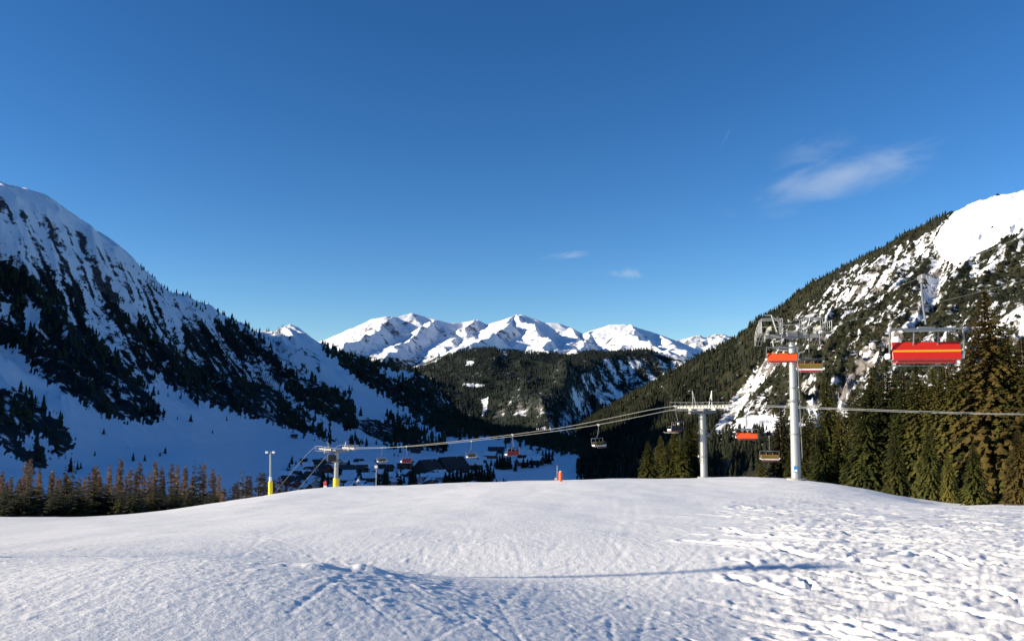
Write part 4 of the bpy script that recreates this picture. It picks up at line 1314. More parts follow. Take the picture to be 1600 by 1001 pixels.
for px in list(range(338, 478, 7)):
    top = float(np.interp(px, [338, 352, 375, 400, 430, 455, 478], [765, 760, 748, 742, 745, 757, 764])) + RND.uniform(-5, 7)
    near_tree('thicket', TWIG_M if k % 3 else SPR_D, px + RND.uniform(-3, 3), top, crest_y(px) + 60 + RND.uniform(0, 40), 'dark leafless tree in the thicket left of the yellow padded tower', 'dark leafless trees left of the padded tower', idx=k, width=.9, name='thicket_tree'); k += 1


# ================================================================== CHAIRLIFTS
def catmull(pts, n=10):
    out = []
    for i in range(len(pts) - 1):
        p0 = Vector(pts[max(i - 1, 0)]); p1 = Vector(pts[i]); p2 = Vector(pts[i + 1]); p3 = Vector(pts[min(i + 2, len(pts) - 1)])
        for s in range(n):
            t = s / n
            out.append(0.5 * ((2 * p1) + (p2 - p0) * t + (2 * p0 - 5 * p1 + 4 * p2 - p3) * t * t + (3 * p1 - p0 - 3 * p2 + p3) * t ** 3))
    out.append(Vector(pts[-1])); return out


def ground_z(x, y, layer=None): return float((layer or piste).height(np.array([x, x]), np.array([y, y]))[0])


# lift A passes the short tower and the padded tower, lift B passes the tall tower
LA = Vector((26.0 + 40.0, 110.0 - 180.0, 0)); LA.normalize()          # from the padded tower towards the short tower
NA = Vector((-LA.y, LA.x, 0))                                          # across it, away from the camera
A_PTS = [(-70.7, 214, -38), (-58.7, 201, -27), (-50.7, 192.6, -19), (-42.7, 184.3, -11.6), (-38.7, 180, -10.9), (-34.8, 175.8, -11.0), (-22.6, 162.5, -9.95), (-6.4, 145, -7.6), (9.5, 127.5, -4.75), (22, 114.2, -1.65), (26, 110, -1.12), (30, 105.7, -1.05), (39, 96, -1.40), (52, 82.3, -1.72), (70, 63, -1.0), (95, 36.5, 1.5)]
A_SEP = 2.9
RZ_A = math.atan2(LA.y, LA.x) - math.pi / 2
B_DIR = Vector((0.19, 0.98, 0)).normalized(); NB = Vector((-B_DIR.y, B_DIR.x, 0))
B_SEP = 2.3
RZ_B = math.atan2(B_DIR.y, B_DIR.x) - math.pi / 2


def bx(y): return 28.0 + 0.19 * (y - 80)


B_PTS = [(bx(y), y, z) for y, z in ((-40, 9.0), (-10, 5.6), (10, 4.6), (28.5, 4.75), (50, 5.4), (70, 6.45), (77, 6.95), (80, 7.0), (83, 6.55), (88, 4.7), (95, 1.7), (102, -1.3), (117, -5.1), (135, -10.6), (150, -15.5), (175, -25), (210, -38))]
CA_ = catmull(A_PTS, 12); CB_ = catmull(B_PTS, 12)


def rope_at(curve, n, sep, px):
    """point of the strand (offset sep along n) that shows at column px"""
    best = None
    pts = [p + n * sep for p in curve]
    for p, q in zip(pts[:-1], pts[1:]):
        fa = p.x / p.y - aE(px, 650)[0]; fb = q.x / q.y - aE(px, 650)[0]
        if p.y > 4 and q.y > 4 and fa * fb <= 0 and fa != fb:
            c = p.lerp(q, fa / (fa - fb))
            best = c if best is None or c.y < best.y else best
    return best


def rope(name, curve, n, sep, rad, label):
    mb = MB()
    for s in (-1, 1): mb.tube([p + n * sep * s for p in curve], rad, 6)
    return mb.build(name, M['rope'], smooth=True, tagd=(label, 'cable'))


rope('haul_cable', CA_, NA, A_SEP, .033, 'pale double cable running down from the right edge past the short tower')
rope('haul_cable', CB_, NB, B_SEP,   .007, 'thin double cable running over the tall white lift tower').data.materials[0] = M['chair_steel']


def make_chair(label, group, back, stripe=False, loc=(0, 0, 0), rz=0, canopy=True, underside=None):
    """four-seat chair; origin at the rope, riders look along +y"""
    t = thing('lift_chair', label, 'chairlift chair', loc, rz, group)
    W = 1.28
    MB().box((0, 0, 0), (.16, .62, .20), bev=.03).box((0, 0, -.16), (.12, .3, .16), bev=.02).build('grip', M['galv_dark'], t)
    h = MB().tube([(0, 0, -.1), (0, 0, -.7), (0, -.12, -1.35), (0, -.32, -1.95)], .042, 8)
    h.build('hanger', M['chair_steel'], t, True)
    f = MB()
    f.tube([(-W - .06, -.32, -2.12), (W + .06, -.32, -2.12)], .045, 8)
    f.box((0, -.32, -2.10), (.7, .14, .14), bev=.03)
    for s in (-1, 1):
        f.tube([(s * (W + .06), -.32, -2.12), (s * (W + .09), -.30, -2.5), (s * (W + .09), -.22, -3.02), (s * (W + .05), .30, -3.22)], .038, 8)
    for x in (-.45, .45): f.tube([(x, -.32, -2.12), (x, -.22, -2.5), (x, -.10, -2.9)], .032, 8)
    f.build('frame', M['chair_steel'], t, True)
    if canopy:
        cpy = MB()
        n = 7; vs = []; fs = []
        for i in range(n + 1):
            a = R(25 + 105 * i / n)
            for xx in (-W * .66, W * .66):
                vs.append((xx, -.20 - .42 * math.cos(a) - .1, -2.34 + .24 * math.sin(a)))
        for i in range(n + 1):
            for xx in (-W * .66, W * .66):
                a = R(25 + 105 * i / n); vs.append((xx, -.20 - .39 * math.cos(a) - .1, -2.34 + .21 * math.sin(a)))
        m_ = 2 * (n + 1)
        for i in range(n):
            fs.append((2 * i, 2 * i + 1, 2 * i + 3, 2 * i + 2)); fs.append((m_ + 2 * i + 2, m_ + 2 * i + 3, m_ + 2 * i + 1, m_ + 2 * i))
            for k in (0, 1): fs.append((2 * i + k, 2 * i + 2 + k, m_ + 2 * i + 2 + k, m_ + 2 * i + k))
        cpy.add(vs, fs); c = cpy.build('canopy', M['bubble'], t)
        MB().tube([(-W * .66, -.66, -2.24), (W * .66, -.66, -2.24)], .025, 6).build('canopy_rail', M['galv_dark'], c, True)
    # backrest: thin slanted shell, cushion in front
    tilt = Matrix.Rotation(R(-12), 3, 'X')
    b = MB().box((0, -.18, -2.98), (2 * W, .06, .72), M=tilt, bev=.02).build('backrest', back, t)
    MB().box((0, -.13, -2.95), (2 * W - .08, .07, .60), M=tilt, bev=.03).build('back_cushion', M['cushion'], b)
    if stripe: MB().box((0, -.214, -2.99), (2 * W - .02, .012, .085), M=tilt).build('stripe', M['stripe'], b)
    s_ = MB().box((0, .14, -3.40), (1.75 * W, .60, .12), bev=.03).build('seat', underside or M['red'], t)
    MB().box((0, .12, -3.325), (2 * W, .64, .07), bev=.02).build('seat_shell', M['galv_dark'], s_)
    MB().box((0, .16, -3.235), (2 * W - .04, .54, .09), bev=.035).build('seat_cushion', M['rubber'], s_)
    MB().box((0, .455, -3.26), (2 * W - .02, .045, .17), bev=.015).build('front_edge', M['white'], s_)
    for s in (-1, 1):
        MB().box((s * (W + .09), .12, -3.18), (.10, .62, .24), bev=.05).build('end_cap', M['white'], t)
    r_ = MB()
    for s in (-1, 1):
        r_.tube([(s * (W + .02), -.1, -2.72), (s * (W - .03), .34, -2.68), (s * (W - .15), .62, -3.25), (s * (W - .25), .68, -3.55)], .022, 6)
    r_.tube([(-W + .2, .68, -3.55), (W - .2, .68, -3.55)], .028, 6)
    for x in (-.6, .6): r_.box((x, .70, -3.53), (.35, .18, .03))
    r_.build('footrest', M['galv_dark'], t)
    return t


for px, sg, lab, st, mt in (
        (1450, 1, 'nearest red chair with a yellow stripe, hanging in front of the tall browned spruce', True, 'red'),
        (1225, 1, 'orange chair crossing in front of the top of the tall white pole', False, 'orange'),
        (1166, 1, 'orange backed chair hanging alone left of the tall tower', False, 'orange'),
        (1129, 1, 'red chair just above the snow edge between the two right towers', False, 'red'),
        (1268, -1, 'chair with white edged seat just right of the tall white pole', False, 'red'),
        (1201, -1, 'chair with white edged seat low beside the base half of the tall tower', False, 'red')):
    p = rope_at(CB_ if px != 1450 else CB_, NB, B_SEP * sg, px)
    if px == 1225: p = CB_[0].lerp(CB_[0], 0) if False else p
    make_chair(lab, 'chairs on the lift over the tall tower', M[mt], st, p, RZ_B if sg > 0 else RZ_B + math.pi)
CH_A = {}
for px, sg, lab, mt in (
        (598, 1, 'tiny dark chair nearest to the padded tower, over the village', 'shaded_red'),
        (636, -1, 'tiny red chair second from the padded tower, over the village', 'shaded_red'),
        (737, 1, 'small red chair hanging over the two large roofs', 'shaded_red'),
        (801, -1, 'red chair coloured as if in shade, in front of the village conifers', 'shaded_red'),
        (935, 1, 'dark chair hanging before the shaded wood left of the short tower', 'rubber'),
        (1056, -1, 'chair with two seated riders at the left of the short tower', 'rubber')):
    p = rope_at(CA_, NA, A_SEP * sg, px)
    CH_A[px] = make_chair(lab, 'chairs on the lift over the village', M[mt], False, p, RZ_A + (0 if sg > 0 else math.pi), canopy=px in (935, 801), underside=M['shaded_red'])
    if px < 740: CH_A[px].scale = (.85, .85, .9)


def sheave_train(t, n, pitch, M4, curve_f=None, rad=.24):
    """beam with wheels; M4 places it (x across, y along the rope, z up); curve_f(y) = drop"""
    cf = curve_f or (lambda y: 0)
    L = n * pitch / 2
    pts = [(0, -L + i * (2 * L / 8), cf(-L + i * (2 * L / 8)) - .42) for i in range(9)]
    b = MB().tube([M4 @ Vector(p) for p in pts], .10, 6)
    for i in range(n // 2):
        y = -L + (2 * i + 1) * pitch
        b.tube([M4 @ Vector((0, y - pitch * .5, cf(y - pitch * .5) - .24)), M4 @ Vector((0, y, cf(y) - .45)), M4 @ Vector((0, y + pitch * .5, cf(y + pitch * .5) - .24))], .05, 6)
    bo = b.build('sheave_beam', M['galv'], t, True)
    ax = (M4.to_3x3() @ Vector((1, 0, 0)))
    for i in range(n):
        y = -L + (i + .5) * pitch
        MB().disc(M4 @ Vector((0, y, cf(y) - .24)), ax, rad - .03, .11).build('sheave', M['sheave'], bo, True)


def catwalk(t, L, M4, x0, cf=None):
    cf = cf or (lambda y: 0)
    c = MB(); n = 6
    ys = [-L + 2 * L * i / n for i in range(n + 1)]
    for a, b in zip(ys[:-1], ys[1:]):
        for w in (-.28, 0, .28): c.tube([M4 @ Vector((x0 + w, a, cf(a) - .62)), M4 @ Vector((x0 + w, b, cf(b) - .62))], .03, 4)
    for y in ys:
        c.tube([M4 @ Vector((x0 - .3, y, cf(y) - .62)), M4 @ Vector((x0 + .3, y, cf(y) - .62))], .03, 4)
    co = c.build('catwalk', M['galv_dark'], t)
    rl = MB()
    for y in ys: rl.tube([M4 @ Vector((x0 + .3 * (1 if x0 > 0 else -1), y, cf(y) - .62)), M4 @ Vector((x0 + .3 * (1 if x0 > 0 else -1), y, cf(y) + .45))], .022, 4)
    for hz in (-.1, .45): rl.tube([M4 @ Vector((x0 + .3 * (1 if x0 > 0 else -1), y, cf(y) + hz)) for y in ys], .022, 4)
    rl.build('railing', M['galv'], co)


def make_tower(label, x, y, rope_z, sep, rz, r0, r1, n_sheave, pole_top_dz, pad=None, cf=None, pole_mat='pole_paint', frames=True, fh=0.0, plinth=True, pitch=.56):
    g = ground_z(x, y)
    t = thing('lift_tower', label, 'lift tower', (x, y, g), rz, 'chairlift towers')
    H = rope_z - g
    pt = H + pole_top_dz
    # tapered pole in bolted sections
    secs = 3
    for i in range(secs):
        a, b = i / secs, (i + 1) / secs
        rr = lambda f: r0 + (r1 - r0) * f
        MB().tube([(0, 0, pt * a + (.02 if i else -.4)), (0, 0, pt * b - .02)], [rr(a), rr(b)], 20).build('pole', M[pole_mat], t, True)
        if i: MB().disc((0, 0, pt * a), (0, 0, 1), rr(a) + .09, .10, 20).build('flange', M['galv_dark'], t, True)
    if plinth: MB().disc((0, 0, .06), (0, 0, 1), r0 + .42, .34, 18).build('plinth', M['concrete'], t)
    if pad: MB().tube([(0, 0, -.1), (0, 0, .02), (0, 0, pad), (0, 0, pad + .02)], [r0 + .15, r0 + .20, r0 + .18, r0 + .05], 20).build('pad', M['pad'], t, True)
    # crossarm
    az = H - .95
    MB().box((0, 0, az), (2 * sep + .5, .42, .42), bev=.04).build('crossarm', M['galv_dark'], t)
    MB().box((0, 0, az + .1), (r1 * 2 + .5, r1 * 2 + .3, .7), bev=.08).build('pole_head', M['galv_dark'], t)
    for s in (-1, 1):
        M4 = Matrix.Translation((s * sep, 0, H - .04))
        sheave_train(t, n_sheave, pitch, M4, cf)
        MB().box((s * sep, 0, H - .62), (.26, .5, .5), bev=.04).build('hanger_block', M['galv'], t)
        catwalk(t, n_sheave * pitch / 2 + .4, Matrix.Translation((s * sep, 0, H - .1)), s * .62, cf)
        if frames:
            f = MB()
            x_ = s * sep * .72
            for yy in (-.32, .32): f.tube([(x_ - s * .3, yy, az + .2), (x_ + s * .25, 0, H + 1.25 + fh)], .05, 6)
            f.tube([(x_ + s * .25, 0, H + 1.2 + fh), (s * sep + s * .25, 0, H + 1.2 + fh)], .05, 6)
            f.tube([(x_ + s * .25, 0, H + 1.25), (x_ - s * .45, 0, H + .45)], .035, 6)
            f.build('lifting_frame', M['galv'], t)
    # ladder on the side
    l = MB()
    ang = -.2
    ca, sa = math.cos(ang), math.sin(ang)
    rl_ = lambda f: r0 + (r1 - r0) * f + .16
    def lp(w, z): rr = rl_(z / pt); return (rr * ca - w * sa, rr * sa + w * ca, z)
    z0 = max(2.2, (pad or 0) + .2)
    for w in (-.2, .2): l.tube([lp(w, z0), lp(w, pt)], .022, 4)
    z = z0
    while z < pt: l.tube([lp(-.2, z), lp(.2, z)], .015, 4); z += .32
    l.build('ladder', M['galv_dark'], t)
    return t, H, pt


T1, H1, pt1 = make_tower('short grey lift tower on the snow rim with a long wheel beam on each side', 26.0, 110.2, -1.08, A_SEP, RZ_A, .49, .42, 8, -1.0, fh=.7)
for z, yy in ((H1 * .30, 0), (H1 * .62, 0)):
    MB().box((.1, -.66, z), (.36, .14, .28), bev=.02).build('junction_box', M['galv'], T1)
c2 = lambda y: (-.055 * (y + 1.0) ** 2 if y > -1.0 else -.02 * (y + 1) ** 2)
T2, H2, pt2 = make_tower('tall white tubular lift tower at the right with railed head and blue plate', bx(80), 80.2, 7.0, B_SEP, RZ_B, .49, .31, 10, -1.55, cf=c2)
# plate, clamp ring and small lamp on the tall tower
MB().box((-.12, -.62, 1.15), (.34, .06, .62)).build('information_plate', M['blue'], T2)
MB().box((-.12, -.655, 1.02), (.26, .012, .22)).build('plate_panel', M['white'], T2)
MB().disc((0, 0, H2 * .515), (0, 0, 1), .60, .16, 18).build('clamp_ring', M['galv_dark'], T2)
lb = MB().box((.78, -.1, H2 * .36), (.42, .22, .20), bev=.03).build('floodlight', M['white'], T2)
MB().tube([(.4, 0, H2 * .36), (.7, -.06, H2 * .36)], .04, 6).build('floodlight_bracket', M['galv_dark'], lb)
# swung-out work platform under the head on the left
w = MB()
w.tube([(-1.9, .1, H2 - .9), (-1.75, .1, H2 - 2.0), (-1.2, .1, H2 - 2.35), (-.2, 0, H2 - 2.4)], .06, 6)
w.tube([(1.5, .1, H2 - .9), (1.1, .1, H2 - 1.9), (.2, 0, H2 - 2.2)], .05, 6)
w.build('brace', M['galv'], T2)
hd = MB()
for s in (-1, 1):
    for yy in (-1.2, 0, 1.2):
        hd.tube([(s * 1.0, yy, H2 - .9), (s * 1.0, yy, H2 + .75)], .035, 5)
        hd.tube([(s * 3.0, yy, H2 - .9), (s * 3.0, yy, H2 + .75)], .035, 5)
    for zz in (-.9, -.1, .75): hd.tube([(s * 1.0, -1.2, H2 + zz), (s * 1.0, 1.2, H2 + zz)], .03, 5)
    hd.tube([(s * 1.0, -1.2, H2 + .75), (s * 3.0, -1.2, H2 + .75)], .035, 5)
    hd.tube([(s * 1.0, -1.2, H2 - .1), (s * 3.0, -1.2, H2 - .1)], .03, 5)
for s in (-1, 1):
    for yy in (0, 1.2): hd.tube([(s * 1.0, yy, H2 + .75), (s * 3.0, yy, H2 + .75)], .035, 5)
    hd.tube([(s * 3.0, -1.2, H2 - .1), (s * 3.0, 1.2, H2 - .1)], .03, 5)
hd.tube([(-1, -1.2, H2 + .1), (1, -1.2, H2 + .1)], .035, 5)
hd.tube([(-1, -1.2, H2 - .5), (1, -1.2, H2 - .5)], .035, 5)
hd.build('maintenance_cage', M['galv'], T2)
T3, H3, pt3 = make_tower('distant lift tower with a yellow padded foot at the left snow rim', -38.4, 178.0, -10.95, A_SEP, RZ_A, .48, .42, 8, -1.0, pad=3.5, pitch=.62)
MB().disc((0, 0, H3 * .70), (0, 0, 1), 1.05, .22, 16).build('work_ring', M['galv_dark'], T3)
MB().box((1.5, .4, H3 - 2.3), (2.0, .5, 1.5), bev=.1).build('control_cabinet', M['rubber'], T3)


# --- floodlight posts, markers
def post(label, px, base_row, top_row, y, r, pad, lean=0.0, double=True, headw=.8):
    a, e = aE(px, base_row); x = a * y; g = ground_z(x, y)
    ht = aE(px, top_row)[1] * y - g
    t = thing('floodlight_post', label, 'floodlight', (x, y, g), 0)
    MB().tube([(0, 0, -.3), (lean * ht, 0, ht)], [r, r * .8], 12).build('post', M['galv'], t, True)
    if pad:
        MB().tube([(0, 0, -.05), (lean * pad, 0, pad)], .30, 14).build('pad', M['pad'], t, True)
        MB().tube([(lean * (pad + .05), 0, pad + .02), (lean * (pad + .6), 0, pad + .65)], .20, 12).build('junction_box', M['white'], t, True)
    if double:
        MB().box((lean * ht, 0, ht + .03), (1.2, .10, .08)).build('crossbar', M['galv_dark'], t)
        for s in (-1, 1):
            MB().box((lean * ht + s * .48, -.08, ht - .02), (.34, .26, .28), bev=.05).build('lamp_head', M['white'], t)
    else:
        MB().box((lean * ht, -.08, ht - .1), (headw, .4, .55), bev=.06).build('lamp_head', M['white'], t)
    return t


post('slanting floodlight post with a yellow padded foot beyond the left snow rim', 422.5, 780, 706, 112, .13, 1.95, lean=-.03)
post('thin lamp post with one white head at the snow rim right of the skier', 587.5, 767, 728, 172, .08, None, double=False, headw=.6)
0 and post('dim thin post standing in front of the dark wood right of the village', 946, 756, 713, 128, .05, None, double=False, headw=.35)


# a lamp post of the same kind stands outside the picture on the left; its shadow lies across the near snow
_g = float(piste.base(np.array([-32.0]), np.array([10.4]))[0]) - .1
_t = thing('floodlight_post', 'floodlight post just outside the left edge of the picture', 'floodlight', (-32, 10.4, _g))
MB().tube([(0, 0, -.3), (0, 0, 11.2)], [.12, .09], 12).build('post', M['galv'], _t, True)
MB().tube([(0, 0, -.05), (0, 0, 1.95)], .30, 14).build('pad', M['pad'], _t, True)
MB().box((0, 0, 11.2), (1.5, .12, .10)).build('crossbar', M['galv_dark'], _t)
for _s in (-1, 1): MB().box((_s * .55, -.08, 11.1), (.48, .34, .42), bev=.05).build('lamp_head', M['white'], _t)


def stake(name, label, cat, px, y, build):
    a, e = aE(px, 768); x = a * y; g = ground_z(x, y)
    t = thing(name, label, cat, (x, y, g)); build(t); return t


def b1(t):
    MB().tube([(0, 0, -.2), (0, 0, .02), (0, 0, 1.0), (0, 0, 1.02)], [.185, .19, .19, .15], 14).build('sleeve', M['fluor'], t, True)
    MB().disc((0, 0, 1.05), (0, 0, 1), .10, .10, 10).build('cap', M['white'], t)


stake('safety_bollard', 'short bright orange padded bollard at the middle of the snow rim', 'bollard', 876, 86, b1)


def b2(t):
    MB().tube([(0, 0, -.3), (0.03, 0, 1.75)], .035, 8).build('pole', M['galv'], t, True)
    MB().box((-.12, 0, .25), (.34, .03, .25)).build('net_end', mat_plain('faded_net', (.75, .45, .35), .8), t)


stake('marker_pole', 'thin pale pole just left of the orange bollard', 'pole', 870.5, 92, b2)


def b3(t):
    MB().tube([(0, 0, -.3), (0, 0, 1.7)], .05, 8).build('pole', M['galv'], t, True)
    MB().box((0, -.06, .45), (.62, .06, .75), bev=.01).build('white_panel', M['white'], t)
    MB().box((-.04, -.065, 1.2), (.58, .06, .75), bev=.01).build('red_panel', mat_plain('pink_red_panel', (.62, .06, .09), .5), t)


stake('warning_sign', 'small red and white sign left of the yellow padded tower foot', 'sign', 508, 150, b3)
MB_red = MB()


# ================================================================== PEOPLE
SKIN = mat_plain('skin', (0.55, 0.33, 0.24), .6)
CL = {k: mat_plain(k, c, .8, 0, .1, 8) for k, c in (('green_jacket', (.16, .38, .03)), ('navy_cloth', (.012, .03, .09)), ('black_cloth', (.015, .015, .02)), ('grey_jacket', (.42, .44, .46)),
                                                    ('dark_grey_cloth', (.04, .04, .05)), ('white_helmet', (.75, .75, .72)), ('dark_red_jacket', (.09, .02, .05)), ('boots', (.05, .05, .05)))}


def person(label, joints, jacket, trousers, helmet, loc, rz, parent_mats=True):
    """joints: name -> xyz in metres; one skinned continuous body, clothing by face"""
    order = ['pelvis', 'spine', 'chest', 'neck', 'head', 'crown', 'sh_l', 'el_l', 'wr_l', 'ha_l', 'th_l', 'sh_r', 'el_r', 'wr_r', 'ha_r', 'th_r', 'hip_l', 'kn_l', 'an_l', 'to_l', 'hip_r', 'kn_r', 'an_r', 'to_r']
    E = [('pelvis', 'spine'), ('spine', 'chest'), ('chest', 'neck'), ('neck', 'head'), ('head', 'crown'), ('chest', 'sh_l'), ('sh_l', 'el_l'), ('el_l', 'wr_l'), ('wr_l', 'ha_l'), ('wr_l', 'th_l'),
         ('chest', 'sh_r'), ('sh_r', 'el_r'), ('el_r', 'wr_r'), ('wr_r', 'ha_r'), ('wr_r', 'th_r'), ('pelvis', 'hip_l'), ('hip_l', 'kn_l'), ('kn_l', 'an_l'), ('an_l', 'to_l'), ('pelvis', 'hip_r'), ('hip_r', 'kn_r'), ('kn_r', 'an_r'), ('an_r', 'to_r')]
    rad = dict(pelvis=.16, spine=.145, chest=.17, neck=.065, head=.10, crown=.075, sh=.085, el=.055, wr=.04, ha=.045, th=.018, hip=.115, kn=.075, an=.065, to=.06)
    for k in ('l', 'r'):
        w = Vector(joints['wr_' + k]); e = Vector(joints['el_' + k]); d = (w - e).normalized()
        joints['ha_' + k] = tuple(w + d * .11); joints['th_' + k] = tuple(w + d * .06 + Vector((.0, .06, .03)))
    me = bpy.data.meshes.new('body')
    me.from_pydata([joints[k] for k in order], [(order.index(a), order.index(b)) for a, b in E], [])
    ob = bpy.data.objects.new('body', me); COL.objects.link(ob)
    md = ob.modifiers.new('skin', 'SKIN'); md.use_smooth_shade = True
    for i, k in enumerate(order):
        r_ = rad[k.split('_')[0]]; me.skin_vertices[0].data[i].radius = (r_, r_)
    me.skin_vertices[0].data[0].use_root = True
    ob.modifiers.new('sub', 'SUBSURF').levels = 1
    dg = bpy.context.evaluated_depsgraph_get(); dg.update()
    m2 = bpy.data.meshes.new_from_object(ob.evaluated_get(dg))
    ob.modifiers.clear(); ob.data = m2; m2.name = 'body'
    m2.materials.clear()
    for m in (CL[jacket], CL[trousers], SKIN, CL['boots']): m2.materials.append(m)
    J = {k: Vector(v) for k, v in joints.items()}
    def nearest(p):
        best = None
        for a, b in E:
            A_, B_ = J[a], J[b]; d = B_ - A_; t_ = max(0, min(1, (p - A_).dot(d) / max(d.length_squared, 1e-9)))
            q = (p - A_ - d * t_).length
            if best is None or q < best[0]: best = (q, a, b)
        return best
    for f in m2.polygons:
        _, a, b = nearest(f.center)
        s = b.split('_')[0]
        f.material_index = {'kn': 1, 'hip': 1, 'an': 1, 'to': 3, 'ha': 3, 'th': 3, 'head': 2, 'crown': 2}.get(s, 0)
        f.use_smooth = True
    t = thing('person', label, 'person', loc, rz)
    ob.parent = t
    hc = Vector(joints['head']).lerp(Vector(joints['crown']), .55)
    # helmet, goggles and nose
    vs, fs = [], []; n, mm = 12, 6
    for i in range(mm + 1):
        ph = (math.pi * .58) * i / mm
        for k in range(n):
            th = 2 * math.pi * k / n; vs.append(hc + Vector((.135 * math.sin(ph) * math.cos(th), .155 * math.sin(ph) * math.sin(th), .15 * math.cos(ph))))
    for i in range(mm):
        for k in range(n): fs.append((i * n + k, i * n + (k + 1) % n, (i + 1) * n + (k + 1) % n, (i + 1) * n + k))
    MB().add(vs, fs).build('helmet', CL[helmet], t, True)
    MB().tube([hc + Vector((-.09, .10, -.03)), hc + Vector((0, .15, -.03)), hc + Vector((.09, .10, -.03))], .035, 8).build('goggles', M['rubber'], t, True)
    MB().tube([hc + Vector((0, .12, -.06)), hc + Vector((0, .145, -.10))], .014, 6).build('nose', SKIN, t, True)
    return t


def sitting(w=0.0):
    return dict(pelvis=(0, -.02, .12), spine=(0, -.06, .32), chest=(0, -.07, .50), neck=(0, -.04, .64), head=(0, -.01, .72), crown=(0, 0, .84),
                sh_l=(-.20, -.06, .55), el_l=(-.28, .08, .32), wr_l=(-.16, .30, .28), sh_r=(.20, -.06, .55), el_r=(.28, .08, .32), wr_r=(.16, .30, .28),
                hip_l=(-.11, .06, .10), kn_l=(-.15, .50, .12), an_l=(-.15 + w, .58, -.32), to_l=(-.15 + w, .78, -.36), hip_r=(.11, .06, .10), kn_r=(.15, .50, .12), an_r=(.15 + w, .58, -.32), to_r=(.15 + w, .78, -.36))


ch = CH_A[1056]
cm = Matrix.Translation(ch.location) @ Matrix.Rotation(ch.rotation_euler.z, 4, 'Z')
ski_m = mat_plain('ski_topsheet', (.22, .20, .20), .4)
for xo, jk, tr, he, lab in ((.72, 'green_jacket', 'navy_cloth', 'white_helmet', 'rider in a green jacket and pale helmet sitting at the left end of the chair'),
                            (-.30, 'dark_red_jacket', 'black_cloth', 'black_cloth', 'rider in dark clothes and dark helmet sitting on the right half of the chair')):
    p = cm @ Vector((xo, .14, -3.20)); person(lab, sitting(), jk, tr, he, p, ch.rotation_euler.z)
    sk = MB()
    for s in (-.15, .15):
        sk.tube([(s, -.55, -.05), (s, .3, -.06), (s, .85, -.03), (s, 1.05, .08)], [.035, .035, .04, .02], 6)
    sk.build('skis', ski_m, loc=cm @ Vector((xo, .76, -3.57)), rz=ch.rotation_euler.z,
             tagd=('pair of skis worn by the ' + ('green jacketed' if xo > 0 else 'darkly dressed') + ' rider on the chair', 'skis'))

# skier standing on the rim, legs bent, leaning forward
y_s = 146.0; a_s, _e = aE(559, 768); gx_, gy_ = a_s * y_s, y_s; gz_ = ground_z(gx_, gy_)
person('skier in a light grey jacket and dark trousers crouching at the snow rim', dict(
    pelvis=(0, -.18, .78), spine=(0, -.06, .98), chest=(0, .08, 1.18), neck=(0, .16, 1.32), head=(0, .20, 1.40), crown=(0, .24, 1.52),
    sh_l=(-.21, .08, 1.22), el_l=(-.38, .18, 1.0), wr_l=(-.40, .42, .98), sh_r=(.21, .08, 1.22), el_r=(.38, .18, 1.0), wr_r=(.40, .42, .98),
    hip_l=(-.12, -.16, .74), kn_l=(-.17, .12, .46), an_l=(-.17, -.10, .10), to_l=(-.17, .12, .06), hip_r=(.12, -.16, .74), kn_r=(.17, .12, .46), an_r=(.17, -.10, .10), to_r=(.17, .12, .06)),
    'grey_jacket', 'dark_grey_cloth', 'dark_grey_cloth', (gx_, gy_, gz_), R(-62))
sk = MB()
for s in (-.17, .17): sk.tube([(s, -.75, .03), (s, .1, .03), (s, .8, .04), (s, 1.0, .14)], [.035, .035, .04, .02], 6)
sk.build('skis', mat_plain('dark_skis', (.06, .07, .09), .4), loc=(gx_, gy_, gz_), rz=R(-62), tagd=('pair of skis under the skier in the light grey jacket', 'skis'))
for s, ws in ((-1, 'left'), (1, 'right')):
    MB().tube([(s * .40, .52, 1.02), (s * .48, .10, .05)], .015, 6).build('ski_pole', CL['black_cloth'], loc=(gx_, gy_, gz_), rz=R(-62), tagd=('thin dark ski pole in the ' + ws + ' hand of the grey jacketed skier', 'ski pole'))

# ================================================================== VILLAGE
HCOUNT = [0]


